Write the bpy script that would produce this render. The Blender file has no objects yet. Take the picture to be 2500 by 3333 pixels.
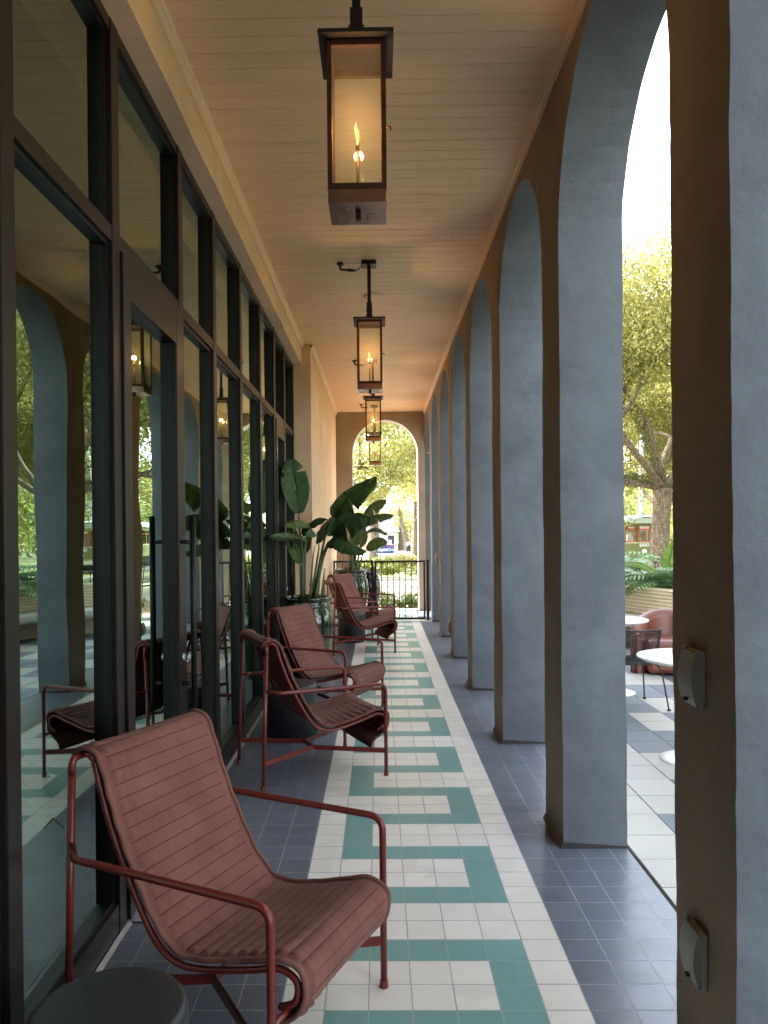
import bpy, bmesh, math, random
from mathutils import Vector, Matrix, noise
sc = bpy.context.scene
C = sc.collection
R = math.radians
rnd = random.Random(7)

# ------------------------------------------------------------------ camera
EYE = 1.6628
F_PX, PITCH, YAW, ROLL, CX0, CY0 = 2507.19, -0.0046, -0.0149, -0.0095, 1197.43, 1731.95
right = Vector((math.cos(YAW), -math.sin(YAW), 0))
fwd0 = Vector((math.sin(YAW), math.cos(YAW), 0))
fwd = (fwd0 * math.cos(PITCH) + Vector((0, 0, 1)) * math.sin(PITCH)).normalized()
up = right.cross(fwd)
cr, sr = math.cos(ROLL), math.sin(ROLL)
rx = right * cr + up * sr
ux = -right * sr + up * cr
cam = bpy.data.cameras.new('camera')
cam.sensor_fit = 'VERTICAL'; cam.sensor_height = 24
cam.lens = F_PX / 3333 * 24
cam.shift_x = (1250 - CX0) / 3333
cam.shift_y = (CY0 - 1666.5) / 3333
cam.clip_start = 0.05; cam.clip_end = 3000
co = bpy.data.objects.new('camera', cam); C.objects.link(co)
co.matrix_world = Matrix(((rx.x, ux.x, -fwd.x, 0), (rx.y, ux.y, -fwd.y, 0), (rx.z, ux.z, -fwd.z, EYE), (0, 0, 0, 1)))
sc.camera = co

# ------------------------------------------------------------------ light
SUN = Vector((-0.50, 0.52, 0.69)).normalized()
w = bpy.data.worlds.new('World'); sc.world = w; w.use_nodes = True
nt = w.node_tree
bg = nt.nodes['Background']
sky = nt.nodes.new('ShaderNodeTexSky'); sky.sky_type = 'NISHITA'; sky.sun_disc = False
sky.sun_elevation = math.asin(SUN.z); sky.sun_rotation = math.atan2(SUN.x, SUN.y)
sky.air_density = 1.0; sky.dust_density = 1.2; sky.ozone_density = 1.5
hs_ = nt.nodes.new('ShaderNodeHueSaturation'); hs_.inputs['Saturation'].default_value = 0.45
nt.links.new(sky.outputs[0], hs_.inputs['Color']); nt.links.new(hs_.outputs[0], bg.inputs[0]); bg.inputs[1].default_value = 0.15
sl = bpy.data.lights.new('sun', 'SUN'); sl.energy = 2.3; sl.angle = R(0.53); sl.color = (1, 0.95, 0.86)
so = bpy.data.objects.new('sun', sl); C.objects.link(so)
so.rotation_euler = (-SUN).to_track_quat('-Z', 'Y').to_euler()
sc.view_settings.view_transform = 'Standard'; sc.view_settings.look = 'None'
sc.view_settings.exposure = 3.65; sc.view_settings.gamma = 1
sc.render.engine = 'CYCLES'
sc.cycles.max_bounces = 12; sc.cycles.diffuse_bounces = 6; sc.cycles.glossy_bounces = 5
sc.cycles.transparent_max_bounces = 24; sc.cycles.sample_clamp_indirect = 6
try:
    sc.cycles.caustics_reflective = False; sc.cycles.caustics_refractive = False
except Exception: pass

# ------------------------------------------------------------------ materials
def mat(name, col, rough=0.6, metal=0.0, var=0.0, vscale=3.0, bump=0.0, bscale=40.0, spec=0.5, col2=None, coat=0.0, detail=6, stretch=None, bdist=0.01):
    m = bpy.data.materials.new(name); m.use_nodes = True
    t = m.node_tree; p = t.nodes['Principled BSDF']
    p.inputs['Base Color'].default_value = (*col, 1); p.inputs['Roughness'].default_value = rough
    p.inputs['Metallic'].default_value = metal
    if 'Specular IOR Level' in p.inputs: p.inputs['Specular IOR Level'].default_value = spec
    if coat: p.inputs['Coat Weight'].default_value = coat
    tc = t.nodes.new('ShaderNodeTexCoord')
    src = tc.outputs['Object']
    if stretch:
        mp = t.nodes.new('ShaderNodeMapping'); mp.inputs['Scale'].default_value = stretch
        t.links.new(src, mp.inputs[0]); src = mp.outputs[0]
    if var or col2:
        n = t.nodes.new('ShaderNodeTexNoise'); n.inputs['Scale'].default_value = vscale; n.inputs['Detail'].default_value = detail
        t.links.new(src, n.inputs['Vector'])
        rp = t.nodes.new('ShaderNodeValToRGB'); rp.color_ramp.elements[0].position = 0.3; rp.color_ramp.elements[1].position = 0.7
        c2 = col2 or tuple(min(1, c * (1 + var)) for c in col)
        c1 = col if col2 else tuple(c * (1 - var) for c in col)
        rp.color_ramp.elements[0].color = (*c1, 1); rp.color_ramp.elements[1].color = (*c2, 1)
        t.links.new(n.outputs[0], rp.inputs[0]); t.links.new(rp.outputs[0], p.inputs['Base Color'])
    if bump:
        n2 = t.nodes.new('ShaderNodeTexNoise'); n2.inputs['Scale'].default_value = bscale; n2.inputs['Detail'].default_value = 5
        t.links.new(src, n2.inputs['Vector'])
        b = t.nodes.new('ShaderNodeBump'); b.inputs['Strength'].default_value = bump; b.inputs['Distance'].default_value = bdist
        t.links.new(n2.outputs[0], b.inputs['Height']); t.links.new(b.outputs[0], p.inputs['Normal'])
    return m

def stucco(name, c1, c2, c3=None):
    """trowelled plaster: broad clouds, trowel streaks, a few scuffs"""
    m = bpy.data.materials.new(name); m.use_nodes = True; t = m.node_tree; p = t.nodes['Principled BSDF']
    p.inputs['Roughness'].default_value = 0.75
    geo = t.nodes.new('ShaderNodeNewGeometry')
    n = t.nodes.new('ShaderNodeTexNoise'); n.inputs['Scale'].default_value = 2.3; n.inputs['Detail'].default_value = 8; n.inputs['Roughness'].default_value = 0.6; n.inputs['Distortion'].default_value = 0.6
    t.links.new(geo.outputs['Position'], n.inputs['Vector'])
    rp = t.nodes.new('ShaderNodeValToRGB'); rp.color_ramp.elements[0].position = 0.36; rp.color_ramp.elements[1].position = 0.64
    rp.color_ramp.elements[0].color = (*c1, 1); rp.color_ramp.elements[1].color = (*c2, 1)
    t.links.new(n.outputs[0], rp.inputs[0])
    mp = t.nodes.new('ShaderNodeMapping'); mp.inputs['Scale'].default_value = (26, 26, 7); mp.inputs['Rotation'].default_value = (0.9, 0.7, 0.4)
    t.links.new(geo.outputs['Position'], mp.inputs[0])
    n3 = t.nodes.new('ShaderNodeTexNoise'); n3.inputs['Scale'].default_value = 1.0; n3.inputs['Detail'].default_value = 4
    t.links.new(mp.outputs[0], n3.inputs['Vector'])
    r3 = t.nodes.new('ShaderNodeValToRGB'); r3.color_ramp.elements[0].position = 0.72; r3.color_ramp.elements[1].position = 0.84
    r3.color_ramp.elements[0].color = (0, 0, 0, 1); r3.color_ramp.elements[1].color = (0.3, 0.3, 0.3, 1)
    t.links.new(n3.outputs[0], r3.inputs[0])
    mx = t.nodes.new('ShaderNodeMix'); mx.data_type = 'RGBA'
    t.links.new(r3.outputs[0], mx.inputs[0]); t.links.new(rp.outputs[0], mx.inputs[6])
    mx.inputs[7].default_value = (*(c3 or tuple(min(1, c * 1.5) for c in c2)), 1)
    t.links.new(mx.outputs[2], p.inputs['Base Color'])
    n2 = t.nodes.new('ShaderNodeTexNoise'); n2.inputs['Scale'].default_value = 9; n2.inputs['Detail'].default_value = 8; n2.inputs['Roughness'].default_value = 0.62
    t.links.new(geo.outputs['Position'], n2.inputs['Vector'])
    b = t.nodes.new('ShaderNodeBump'); b.inputs['Strength'].default_value = 0.5; b.inputs['Distance'].default_value = 0.014
    t.links.new(n2.outputs[0], b.inputs['Height']); t.links.new(b.outputs[0], p.inputs['Normal'])
    return m

def tilemat(name, col, rough, var, cell, origin=(0, 0)):
    """one clay tile = one cell; each tile gets its own slight tone, plus soft blotches and specks"""
    m = bpy.data.materials.new(name); m.use_nodes = True; t = m.node_tree; p = t.nodes['Principled BSDF']
    geo = t.nodes.new('ShaderNodeNewGeometry')
    sub = t.nodes.new('ShaderNodeVectorMath'); sub.operation = 'SUBTRACT'; sub.inputs[1].default_value = (origin[0], origin[1], 0)
    t.links.new(geo.outputs['Position'], sub.inputs[0])
    dv = t.nodes.new('ShaderNodeVectorMath'); dv.operation = 'DIVIDE'; dv.inputs[1].default_value = (cell, cell, 1000)
    t.links.new(sub.outputs[0], dv.inputs[0])
    fl = t.nodes.new('ShaderNodeVectorMath'); fl.operation = 'FLOOR'; t.links.new(dv.outputs[0], fl.inputs[0])
    wn = t.nodes.new('ShaderNodeTexWhiteNoise'); wn.noise_dimensions = '3D'; t.links.new(fl.outputs[0], wn.inputs['Vector'])
    n = t.nodes.new('ShaderNodeTexNoise'); n.inputs['Scale'].default_value = 6; n.inputs['Detail'].default_value = 6
    t.links.new(geo.outputs['Position'], n.inputs['Vector'])
    ad = t.nodes.new('ShaderNodeMath'); ad.operation = 'ADD'; t.links.new(wn.outputs['Value'], ad.inputs[0]); t.links.new(n.outputs[0], ad.inputs[1])
    mr = t.nodes.new('ShaderNodeMapRange'); mr.inputs[1].default_value = 0.2; mr.inputs[2].default_value = 1.8
    mr.inputs[3].default_value = 1 - var; mr.inputs[4].default_value = 1 + var
    t.links.new(ad.outputs[0], mr.inputs[0])
    sc_ = t.nodes.new('ShaderNodeVectorMath'); sc_.operation = 'SCALE'; sc_.inputs[0].default_value = col
    t.links.new(mr.outputs[0], sc_.inputs['Scale'])
    vo = t.nodes.new('ShaderNodeTexVoronoi'); vo.inputs['Scale'].default_value = 3.1; t.links.new(geo.outputs['Position'], vo.inputs['Vector'])
    lt = t.nodes.new('ShaderNodeMath'); lt.operation = 'LESS_THAN'; lt.inputs[1].default_value = 0.006; t.links.new(vo.outputs['Distance'], lt.inputs[0])
    mx = t.nodes.new('ShaderNodeMix'); mx.data_type = 'RGBA'; t.links.new(lt.outputs[0], mx.inputs[0]); t.links.new(sc_.outputs[0], mx.inputs[6]); mx.inputs[7].default_value = (0.06, 0.05, 0.05, 1)
    t.links.new(mx.outputs[2], p.inputs['Base Color'])
    r2 = t.nodes.new('ShaderNodeMapRange'); r2.inputs[3].default_value = rough - 0.07; r2.inputs[4].default_value = rough + 0.1
    t.links.new(n.outputs[0], r2.inputs[0]); t.links.new(r2.outputs[0], p.inputs['Roughness'])
    b = t.nodes.new('ShaderNodeBump'); b.inputs['Strength'].default_value = 0.12; b.inputs['Distance'].default_value = 0.01
    t.links.new(n.outputs[0], b.inputs['Height']); t.links.new(b.outputs[0], p.inputs['Normal'])
    return m

def leafmat(name, c1, c2, trans=0.35, rough=0.45, scale=0.6):
    m = bpy.data.materials.new(name); m.use_nodes = True; t = m.node_tree; p = t.nodes['Principled BSDF']
    p.inputs['Roughness'].default_value = rough
    geo = t.nodes.new('ShaderNodeNewGeometry')
    n = t.nodes.new('ShaderNodeTexNoise'); n.inputs['Scale'].default_value = scale; n.inputs['Detail'].default_value = 4
    t.links.new(geo.outputs['Position'], n.inputs['Vector'])
    ad = t.nodes.new('ShaderNodeMath'); ad.operation = 'MULTIPLY_ADD'; ad.inputs[1].default_value = 0.5; 
    t.links.new(geo.outputs['Random Per Island'], ad.inputs[0]); t.links.new(n.outputs[0], ad.inputs[2])
    rp = t.nodes.new('ShaderNodeValToRGB'); rp.color_ramp.elements[0].position = 0.45; rp.color_ramp.elements[1].position = 1.0
    rp.color_ramp.elements[0].color = (*c1, 1); rp.color_ramp.elements[1].color = (*c2, 1)
    t.links.new(ad.outputs[0], rp.inputs[0]); t.links.new(rp.outputs[0], p.inputs['Base Color'])
    tr = t.nodes.new('ShaderNodeBsdfTranslucent'); t.links.new(rp.outputs[0], tr.inputs[0])
    ms = t.nodes.new('ShaderNodeMixShader'); ms.inputs[0].default_value = trans
    t.links.new(p.outputs[0], ms.inputs[1]); t.links.new(tr.outputs[0], ms.inputs[2])
    t.links.new(ms.outputs[0], t.nodes['Material Output'].inputs[0])
    return m

def glassmat(name, tint, ior, wob=0.0, extra=0.0):
    m = bpy.data.materials.new(name); m.use_nodes = True; t = m.node_tree
    t.nodes.remove(t.nodes['Principled BSDF'])
    tr = t.nodes.new('ShaderNodeBsdfTransparent'); tr.inputs[0].default_value = (*tint, 1)
    gl = t.nodes.new('ShaderNodeBsdfGlossy'); gl.inputs['Roughness'].default_value = 0.0; gl.inputs[0].default_value = (0.78, 1.0, 0.88, 1)
    fr = t.nodes.new('ShaderNodeFresnel'); fr.inputs[0].default_value = ior
    ad = t.nodes.new('ShaderNodeMath'); ad.operation = 'ADD'; ad.inputs[1].default_value = extra; ad.use_clamp = True
    t.links.new(fr.outputs[0], ad.inputs[0])
    ms = t.nodes.new('ShaderNodeMixShader')
    t.links.new(ad.outputs[0], ms.inputs[0]); t.links.new(tr.outputs[0], ms.inputs[1]); t.links.new(gl.outputs[0], ms.inputs[2])
    if wob:
        geo = t.nodes.new('ShaderNodeNewGeometry'); n = t.nodes.new('ShaderNodeTexNoise'); n.inputs['Scale'].default_value = 1.6; n.inputs['Detail'].default_value = 1
        t.links.new(geo.outputs['Position'], n.inputs['Vector'])
        b = t.nodes.new('ShaderNodeBump'); b.inputs['Strength'].default_value = wob; b.inputs['Distance'].default_value = 0.01
        t.links.new(n.outputs[0], b.inputs['Height']); t.links.new(b.outputs[0], gl.inputs['Normal'])
    t.links.new(ms.outputs[0], t.nodes['Material Output'].inputs[0])
    return m

def dirty(m, f):
    t = m.node_tree; out = t.nodes['Material Output']; src = out.inputs[0].links[0].from_socket
    d = t.nodes.new('ShaderNodeBsdfDiffuse'); d.inputs[0].default_value = (.8, .78, .66, 1); tl = t.nodes.new('ShaderNodeBsdfTranslucent'); tl.inputs[0].default_value = (.8, .78, .66, 1)
    a = t.nodes.new('ShaderNodeAddShader'); t.links.new(d.outputs[0], a.inputs[0]); t.links.new(tl.outputs[0], a.inputs[1])
    x = t.nodes.new('ShaderNodeMixShader'); x.inputs[0].default_value = f; t.links.new(src, x.inputs[1]); t.links.new(a.outputs[0], x.inputs[2]); t.links.new(x.outputs[0], out.inputs[0])
def emit(name, col, s):
    m = bpy.data.materials.new(name); m.use_nodes = True; t = m.node_tree
    t.nodes.remove(t.nodes['Principled BSDF'])
    e = t.nodes.new('ShaderNodeEmission'); e.inputs[0].default_value = (*col, 1); e.inputs[1].default_value = s
    t.links.new(e.outputs[0], t.nodes['Material Output'].inputs[0]); return m

M = {}
M['tan'] = stucco('tan_plaster_shaded', (0.27, 0.198, 0.135), (0.345, 0.255, 0.175))  # same tan paint as below, with the arcade's shade put into its colour
M['tan_lit'] = stucco('tan_plaster_lit', (0.76, 0.51, 0.32), (0.84, 0.595, 0.39))  # the better lit beam and wall, light put into the paint colour
M['blue'] = stucco('blue_grey_plaster', (0.074, 0.083, 0.095), (0.104, 0.115, 0.129), (0.24, 0.26, 0.28))
M['cream_out'] = stucco('pale_render', (0.55, 0.52, 0.47), (0.66, 0.63, 0.58))
M['board'] = mat('painted_boards', (0.91, 0.595, 0.335), 0.5, var=0.05, vscale=1.5, bump=0.1, bscale=6, stretch=(1, 6, 1))
M['trim'] = mat('painted_trim', (0.80, 0.57, 0.36), 0.5, var=0.04)
M['bronze'] = mat('dark_bronze_frame', (0.016, 0.011, 0.009), 0.36, 0.1, var=0.12, vscale=8, bump=0.04, bscale=90, spec=0.3)
M['bronze2'] = mat('black_glazing_stop', (0.008, 0.007, 0.007), 0.4)
M['alu'] = mat('worn_aluminium', (0.42, 0.45, 0.5), 0.35, 0.6, var=0.3, vscale=14)
M['glass'] = glassmat('storefront_glass', (0.55, 0.66, 0.60), 1.85, 0.16, 0.21)
M['lglass'] = glassmat('lantern_glass', (0.90, 0.90, 0.84), 1.45, 0.0, 0.03)
dirty(M['lglass'], 0.045)
M['cream'] = tilemat('cream_tile', (0.82, 0.765, 0.69), 0.36, 0.075, 0.1524, (-0.35755, 2.64961))
M['green'] = tilemat('sea_green_tile', (0.17, 0.355, 0.33), 0.34, 0.06, 0.1524, (-0.35755, 2.64961))
M['purple'] = tilemat('slate_purple_tile', (0.148, 0.162, 0.205), 0.30, 0.16, 0.1524, (-0.35755, 2.64961))
M['grout'] = mat('grout', (0.40, 0.41, 0.42), 0.9, var=0.15, vscale=20)
M['pgrey'] = tilemat('blue_grey_paver', (0.11, 0.128, 0.155), 0.55, 0.22, 0.305, (1.29, 3.885))
M['pcream'] = tilemat('cream_paver', (0.37, 0.355, 0.315), 0.6, 0.10, 0.305, (1.29, 3.885))
M['gap'] = mat('dark_joint', (0.03, 0.028, 0.026), 0.95)
M['red'] = mat('iron_red_powdercoat', (0.165, 0.020, 0.013), 0.30, 0.0, bump=0.03, bscale=300, bdist=0.002)
M['rubber'] = mat('dark_rubber', (0.012, 0.011, 0.011), 0.7)
M['stool'] = mat('charcoal_stool', (0.022, 0.024, 0.028), 0.42, var=0.25, vscale=5, bump=0.05, bscale=60)
M['black'] = mat('black_iron', (0.010, 0.009, 0.009), 0.45, 0.3)
M['copper'] = mat('aged_copper', (0.085, 0.030, 0.016), 0.42, 0.6, var=0.5, vscale=9, bump=0.1, bscale=50)
M['tray'] = mat('polished_copper_tray', (0.30, 0.17, 0.12), 0.22, 0.9, var=0.3, vscale=12, bump=0.1, bscale=14)
M['lblack'] = mat('lantern_black', (0.014, 0.010, 0.008), 0.5, 0.3)
M['flame'] = emit('flame', (1.0, 0.36, 0.07), 0.09)
M['flame2'] = emit('flame_core', (1.0, 0.56, 0.18), 0.20)
M['soil'] = mat('potting_soil', (0.03, 0.02, 0.012), 0.95, bump=0.8, bscale=60)
M['bark'] = mat('oak_bark', (0.07, 0.045, 0.025), 0.9, col2=(0.26, 0.19, 0.125), vscale=7, bump=1.0, bscale=10, stretch=(2, 2, 0.6), bdist=0.08)
def lichen(m):
    t = m.node_tree; p = t.nodes['Principled BSDF']; src = p.inputs['Base Color'].links[0].from_socket
    geo = t.nodes.new('ShaderNodeNewGeometry'); v = t.nodes.new('ShaderNodeTexVoronoi'); v.inputs['Scale'].default_value = 8; t.links.new(geo.outputs['Position'], v.inputs['Vector'])
    l = t.nodes.new('ShaderNodeMath'); l.operation = 'LESS_THAN'; l.inputs[1].default_value = .2; t.links.new(v.outputs['Distance'], l.inputs[0])
    x = t.nodes.new('ShaderNodeMix'); x.data_type = 'RGBA'; t.links.new(l.outputs[0], x.inputs[0]); t.links.new(src, x.inputs[6]); x.inputs[7].default_value = (.38, .36, .27, 1); t.links.new(x.outputs[2], p.inputs['Base Color'])
lichen(M['bark'])
M['moss'] = leafmat('resurrection_fern', (0.05, 0.07, 0.015), (0.14, 0.16, 0.04), 0.2, 0.7)
M['oakleaf'] = leafmat('oak_leaves', (0.20, 0.195, 0.05), (0.50, 0.45, 0.15), 0.5, 0.5)
M['oakleaf2'] = leafmat('oak_leaves_green', (0.14, 0.17, 0.05), (0.38, 0.40, 0.13), 0.5, 0.5)
M['hedge'] = leafmat('hedge_leaves', (0.06, 0.09, 0.018), (0.24, 0.25, 0.045), 0.35, 0.5, 1.5)
M['shrub'] = leafmat('glossy_shrub', (0.02, 0.045, 0.012), (0.11, 0.15, 0.025), 0.3, 0.35, 3)
M['philo'] = leafmat('philodendron', (0.08, 0.20, 0.045), (0.30, 0.42, 0.20), 0.3, 0.35, 3)
M['canna'] = leafmat('canna_leaf', (0.17, 0.28, 0.03), (0.22, 0.33, 0.04), 0.45, 0.35, 3)
M['grass'] = mat('lawn', (0.09, 0.12, 0.03), 0.9, col2=(0.16, 0.17, 0.06), vscale=3, bump=0.5, bscale=30)
M['mulch'] = mat('mulch', (0.14, 0.06, 0.035), 0.95, col2=(0.26, 0.14, 0.08), vscale=8, bump=1, bscale=30)
M['road'] = mat('sunlit_concrete_road', (0.33, 0.29, 0.20), 0.9, var=0.1, vscale=0.8, bump=0.2, bscale=30)
M['walk'] = mat('concrete_pavement', (0.33, 0.31, 0.28), 0.9, var=0.08, vscale=1)
M['white'] = mat('white_paint', (0.75, 0.75, 0.74), 0.4, var=0.02)
M['sage'] = mat('stone_paint', (0.36, 0.36, 0.32), 0.4, var=0.05)

def weave():
    m = mat('woven_rope', (0.42, 0.34, 0.22), 0.8)
    t = m.node_tree; p = t.nodes['Principled BSDF']
    uv = t.nodes.new('ShaderNodeUVMap')
    wv = t.nodes.new('ShaderNodeTexWave'); wv.wave_type = 'BANDS'; wv.bands_direction = 'Y'; wv.inputs['Scale'].default_value = 6.5; wv.inputs['Distortion'].default_value = 0.3; wv.inputs['Detail Scale'].default_value = 8
    wv2 = t.nodes.new('ShaderNodeTexWave'); wv2.wave_type = 'BANDS'; wv2.bands_direction = 'X'; wv2.inputs['Scale'].default_value = 12; wv2.inputs['Distortion'].default_value = 0.8
    for q in (wv, wv2): t.links.new(uv.outputs[0], q.inputs['Vector'])
    mu = t.nodes.new('ShaderNodeMath'); mu.operation = 'MULTIPLY_ADD'; mu.inputs[1].default_value = .55; mu.inputs[2].default_value = .2; t.links.new(wv.outputs['Fac'], mu.inputs[0])
    rp = t.nodes.new('ShaderNodeValToRGB'); rp.color_ramp.elements[0].color = (0.36, 0.25, 0.13, 1); rp.color_ramp.elements[1].color = (0.80, 0.66, 0.44, 1); rp.color_ramp.elements[1].position = 0.45
    t.links.new(mu.outputs[0], rp.inputs[0]); t.links.new(rp.outputs[0], p.inputs['Base Color'])
    b = t.nodes.new('ShaderNodeBump'); b.inputs['Distance'].default_value = 0.01; t.links.new(mu.outputs[0], b.inputs['Height']); t.links.new(b.outputs[0], p.inputs['Normal'])
    return m
M['weave'] = weave()

def clothmat():
    m = mat('quilted_canvas', (0.135, 0.050, 0.040), 0.85, spec=0.25)
    t = m.node_tree; p = t.nodes['Principled BSDF']
    tc = t.nodes.new('ShaderNodeTexCoord')
    n = t.nodes.new('ShaderNodeTexNoise'); n.inputs['Scale'].default_value = 7; n.inputs['Detail'].default_value = 6; t.links.new(tc.outputs['Object'], n.inputs['Vector'])
    rp = t.nodes.new('ShaderNodeValToRGB'); rp.color_ramp.elements[0].position = 0.3; rp.color_ramp.elements[1].position = 0.72
    rp.color_ramp.elements[0].color = (0.160, 0.060, 0.046, 1); rp.color_ramp.elements[1].color = (0.220, 0.090, 0.071, 1)
    t.links.new(n.outputs[0], rp.inputs[0]); t.links.new(rp.outputs[0], p.inputs['Base Color'])
    n2 = t.nodes.new('ShaderNodeTexNoise'); n2.inputs['Scale'].default_value = 500; n2.inputs['Detail'].default_value = 3; t.links.new(tc.outputs['Object'], n2.inputs['Vector'])
    n3 = t.nodes.new('ShaderNodeTexNoise'); n3.inputs['Scale'].default_value = 22; n3.inputs['Detail'].default_value = 4; n3.inputs['Distortion'].default_value = 1.2; t.links.new(tc.outputs['Object'], n3.inputs['Vector'])
    b = t.nodes.new('ShaderNodeBump'); b.inputs['Strength'].default_value = 0.25; b.inputs['Distance'].default_value = 0.001
    t.links.new(n2.outputs[0], b.inputs['Height'])
    b2 = t.nodes.new('ShaderNodeBump'); b2.inputs['Strength'].default_value = 0.14; b2.inputs['Distance'].default_value = 0.01
    t.links.new(n3.outputs[0], b2.inputs['Height']); t.links.new(b.outputs[0], b2.inputs['Normal']); t.links.new(b2.outputs[0], p.inputs['Normal'])
    if 'Sheen Weight' in p.inputs: p.inputs['Sheen Weight'].default_value = 0.05
    return m
M['cloth'] = clothmat(); M['thread_shade'] = mat('seam_thread_and_shade', (0.05, 0.018, 0.014), 0.9)  # dark seam: stitching thread plus crease shade put into one colour

def glaze():
    m = bpy.data.materials.new('green_glaze'); m.use_nodes = True; t = m.node_tree; p = t.nodes['Principled BSDF']
    p.inputs['Roughness'].default_value = 0.09; p.inputs['Coat Weight'].default_value = 0.6; p.inputs['Coat Roughness'].default_value = 0.03
    tc = t.nodes.new('ShaderNodeTexCoord'); mp = t.nodes.new('ShaderNodeMapping'); mp.inputs['Scale'].default_value = (22, 22, 2.2)
    t.links.new(tc.outputs['Object'], mp.inputs[0])
    n = t.nodes.new('ShaderNodeTexNoise'); n.inputs['Scale'].default_value = 1; n.inputs['Detail'].default_value = 5; n.inputs['Distortion'].default_value = 0.7
    t.links.new(mp.outputs[0], n.inputs['Vector'])
    rp = t.nodes.new('ShaderNodeValToRGB'); e = rp.color_ramp.elements
    e[0].position = 0.38; e[0].color = (0.003, 0.008, 0.003, 1); e[1].position = 0.68; e[1].color = (0.022, 0.055, 0.012, 1)
    k = e.new(0.52); k.color = (0.006, 0.022, 0.007, 1)
    t.links.new(n.outputs[0], rp.inputs[0]); t.links.new(rp.outputs[0], p.inputs['Base Color'])
    n2 = t.nodes.new('ShaderNodeTexNoise'); n2.inputs['Scale'].default_value = 28; n2.inputs['Detail'].default_value = 3; t.links.new(tc.outputs['Object'], n2.inputs['Vector'])
    b = t.nodes.new('ShaderNodeBump'); b.inputs['Strength'].default_value = 0.5; b.inputs['Distance'].default_value = 0.006
    t.links.new(n2.outputs[0], b.inputs['Height']); t.links.new(b.outputs[0], p.inputs['Normal'])
    return m
M['glaze'] = glaze()

def bananamat(name, c1, c2, rib):
    m = bpy.data.materials.new(name); m.use_nodes = True; t = m.node_tree; p = t.nodes['Principled BSDF']
    p.inputs['Roughness'].default_value = 0.33
    uv = t.nodes.new('ShaderNodeUVMap'); sp = t.nodes.new('ShaderNodeSeparateXYZ'); t.links.new(uv.outputs[0], sp.inputs[0])
    # u across -1..1 stored 0..1 ; v along
    a = t.nodes.new('ShaderNodeMath'); a.operation = 'SUBTRACT'; a.inputs[1].default_value = 0.5; t.links.new(sp.outputs[0], a.inputs[0])
    ab = t.nodes.new('ShaderNodeMath'); ab.operation = 'ABSOLUTE'; t.links.new(a.outputs[0], ab.inputs[0])
    ve = t.nodes.new('ShaderNodeMath'); ve.operation = 'MULTIPLY_ADD'; ve.inputs[1].default_value = -0.35; t.links.new(ab.outputs[0], ve.inputs[0]); t.links.new(sp.outputs[1], ve.inputs[2])
    s = t.nodes.new('ShaderNodeMath'); s.operation = 'MULTIPLY'; s.inputs[1].default_value = 150; t.links.new(ve.outputs[0], s.inputs[0])
    sn = t.nodes.new('ShaderNodeMath'); sn.operation = 'SINE'; t.links.new(s.outputs[0], sn.inputs[0])
    n = t.nodes.new('ShaderNodeTexNoise'); n.inputs['Scale'].default_value = 5; t.links.new(uv.outputs[0], n.inputs['Vector'])
    mr = t.nodes.new('ShaderNodeMath'); mr.operation = 'MULTIPLY_ADD'; mr.inputs[1].default_value = 0.18; t.links.new(sn.outputs[0], mr.inputs[0]); t.links.new(n.outputs[0], mr.inputs[2])
    rp = t.nodes.new('ShaderNodeValToRGB'); rp.color_ramp.elements[0].position = 0.25; rp.color_ramp.elements[1].position = 0.8
    rp.color_ramp.elements[0].color = (*c1, 1); rp.color_ramp.elements[1].color = (*c2, 1); t.links.new(mr.outputs[0], rp.inputs[0])
    lt = t.nodes.new('ShaderNodeMath'); lt.operation = 'LESS_THAN'; lt.inputs[1].default_value = 0.022; t.links.new(ab.outputs[0], lt.inputs[0])
    mx = t.nodes.new('ShaderNodeMix'); mx.data_type = 'RGBA'; t.links.new(lt.outputs[0], mx.inputs[0]); t.links.new(rp.outputs[0], mx.inputs[6]); mx.inputs[7].default_value = (*rib, 1)
    t.links.new(mx.outputs[2], p.inputs['Base Color'])
    b = t.nodes.new('ShaderNodeBump'); b.inputs['Strength'].default_value = 0.5; b.inputs['Distance'].default_value = 0.004
    t.links.new(sn.outputs[0], b.inputs['Height']); t.links.new(b.outputs[0], p.inputs['Normal'])
    tr = t.nodes.new('ShaderNodeBsdfTranslucent'); t.links.new(mx.outputs[2], tr.inputs[0])
    ms = t.nodes.new('ShaderNodeMixShader'); ms.inputs[0].default_value = 0.22
    t.links.new(p.outputs[0], ms.inputs[1]); t.links.new(tr.outputs[0], ms.inputs[2]); t.links.new(ms.outputs[0], t.nodes['Material Output'].inputs[0])
    return m
M['ban'] = bananamat('banana_leaf', (0.048, 0.115, 0.045), (0.105, 0.21, 0.070), (0.28, 0.42, 0.18))
M['ban2'] = bananamat('banana_leaf_light', (0.075, 0.150, 0.030), (0.135, 0.235, 0.050), (0.25, 0.38, 0.12))
M['stem'] = mat('green_stalk', (0.04, 0.075, 0.022), 0.4, col2=(0.09, 0.12, 0.04), vscale=6, stretch=(8, 8, 1))
M['husk'] = mat('dry_husk', (0.22, 0.13, 0.05), 0.8, var=0.3, vscale=12)

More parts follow.
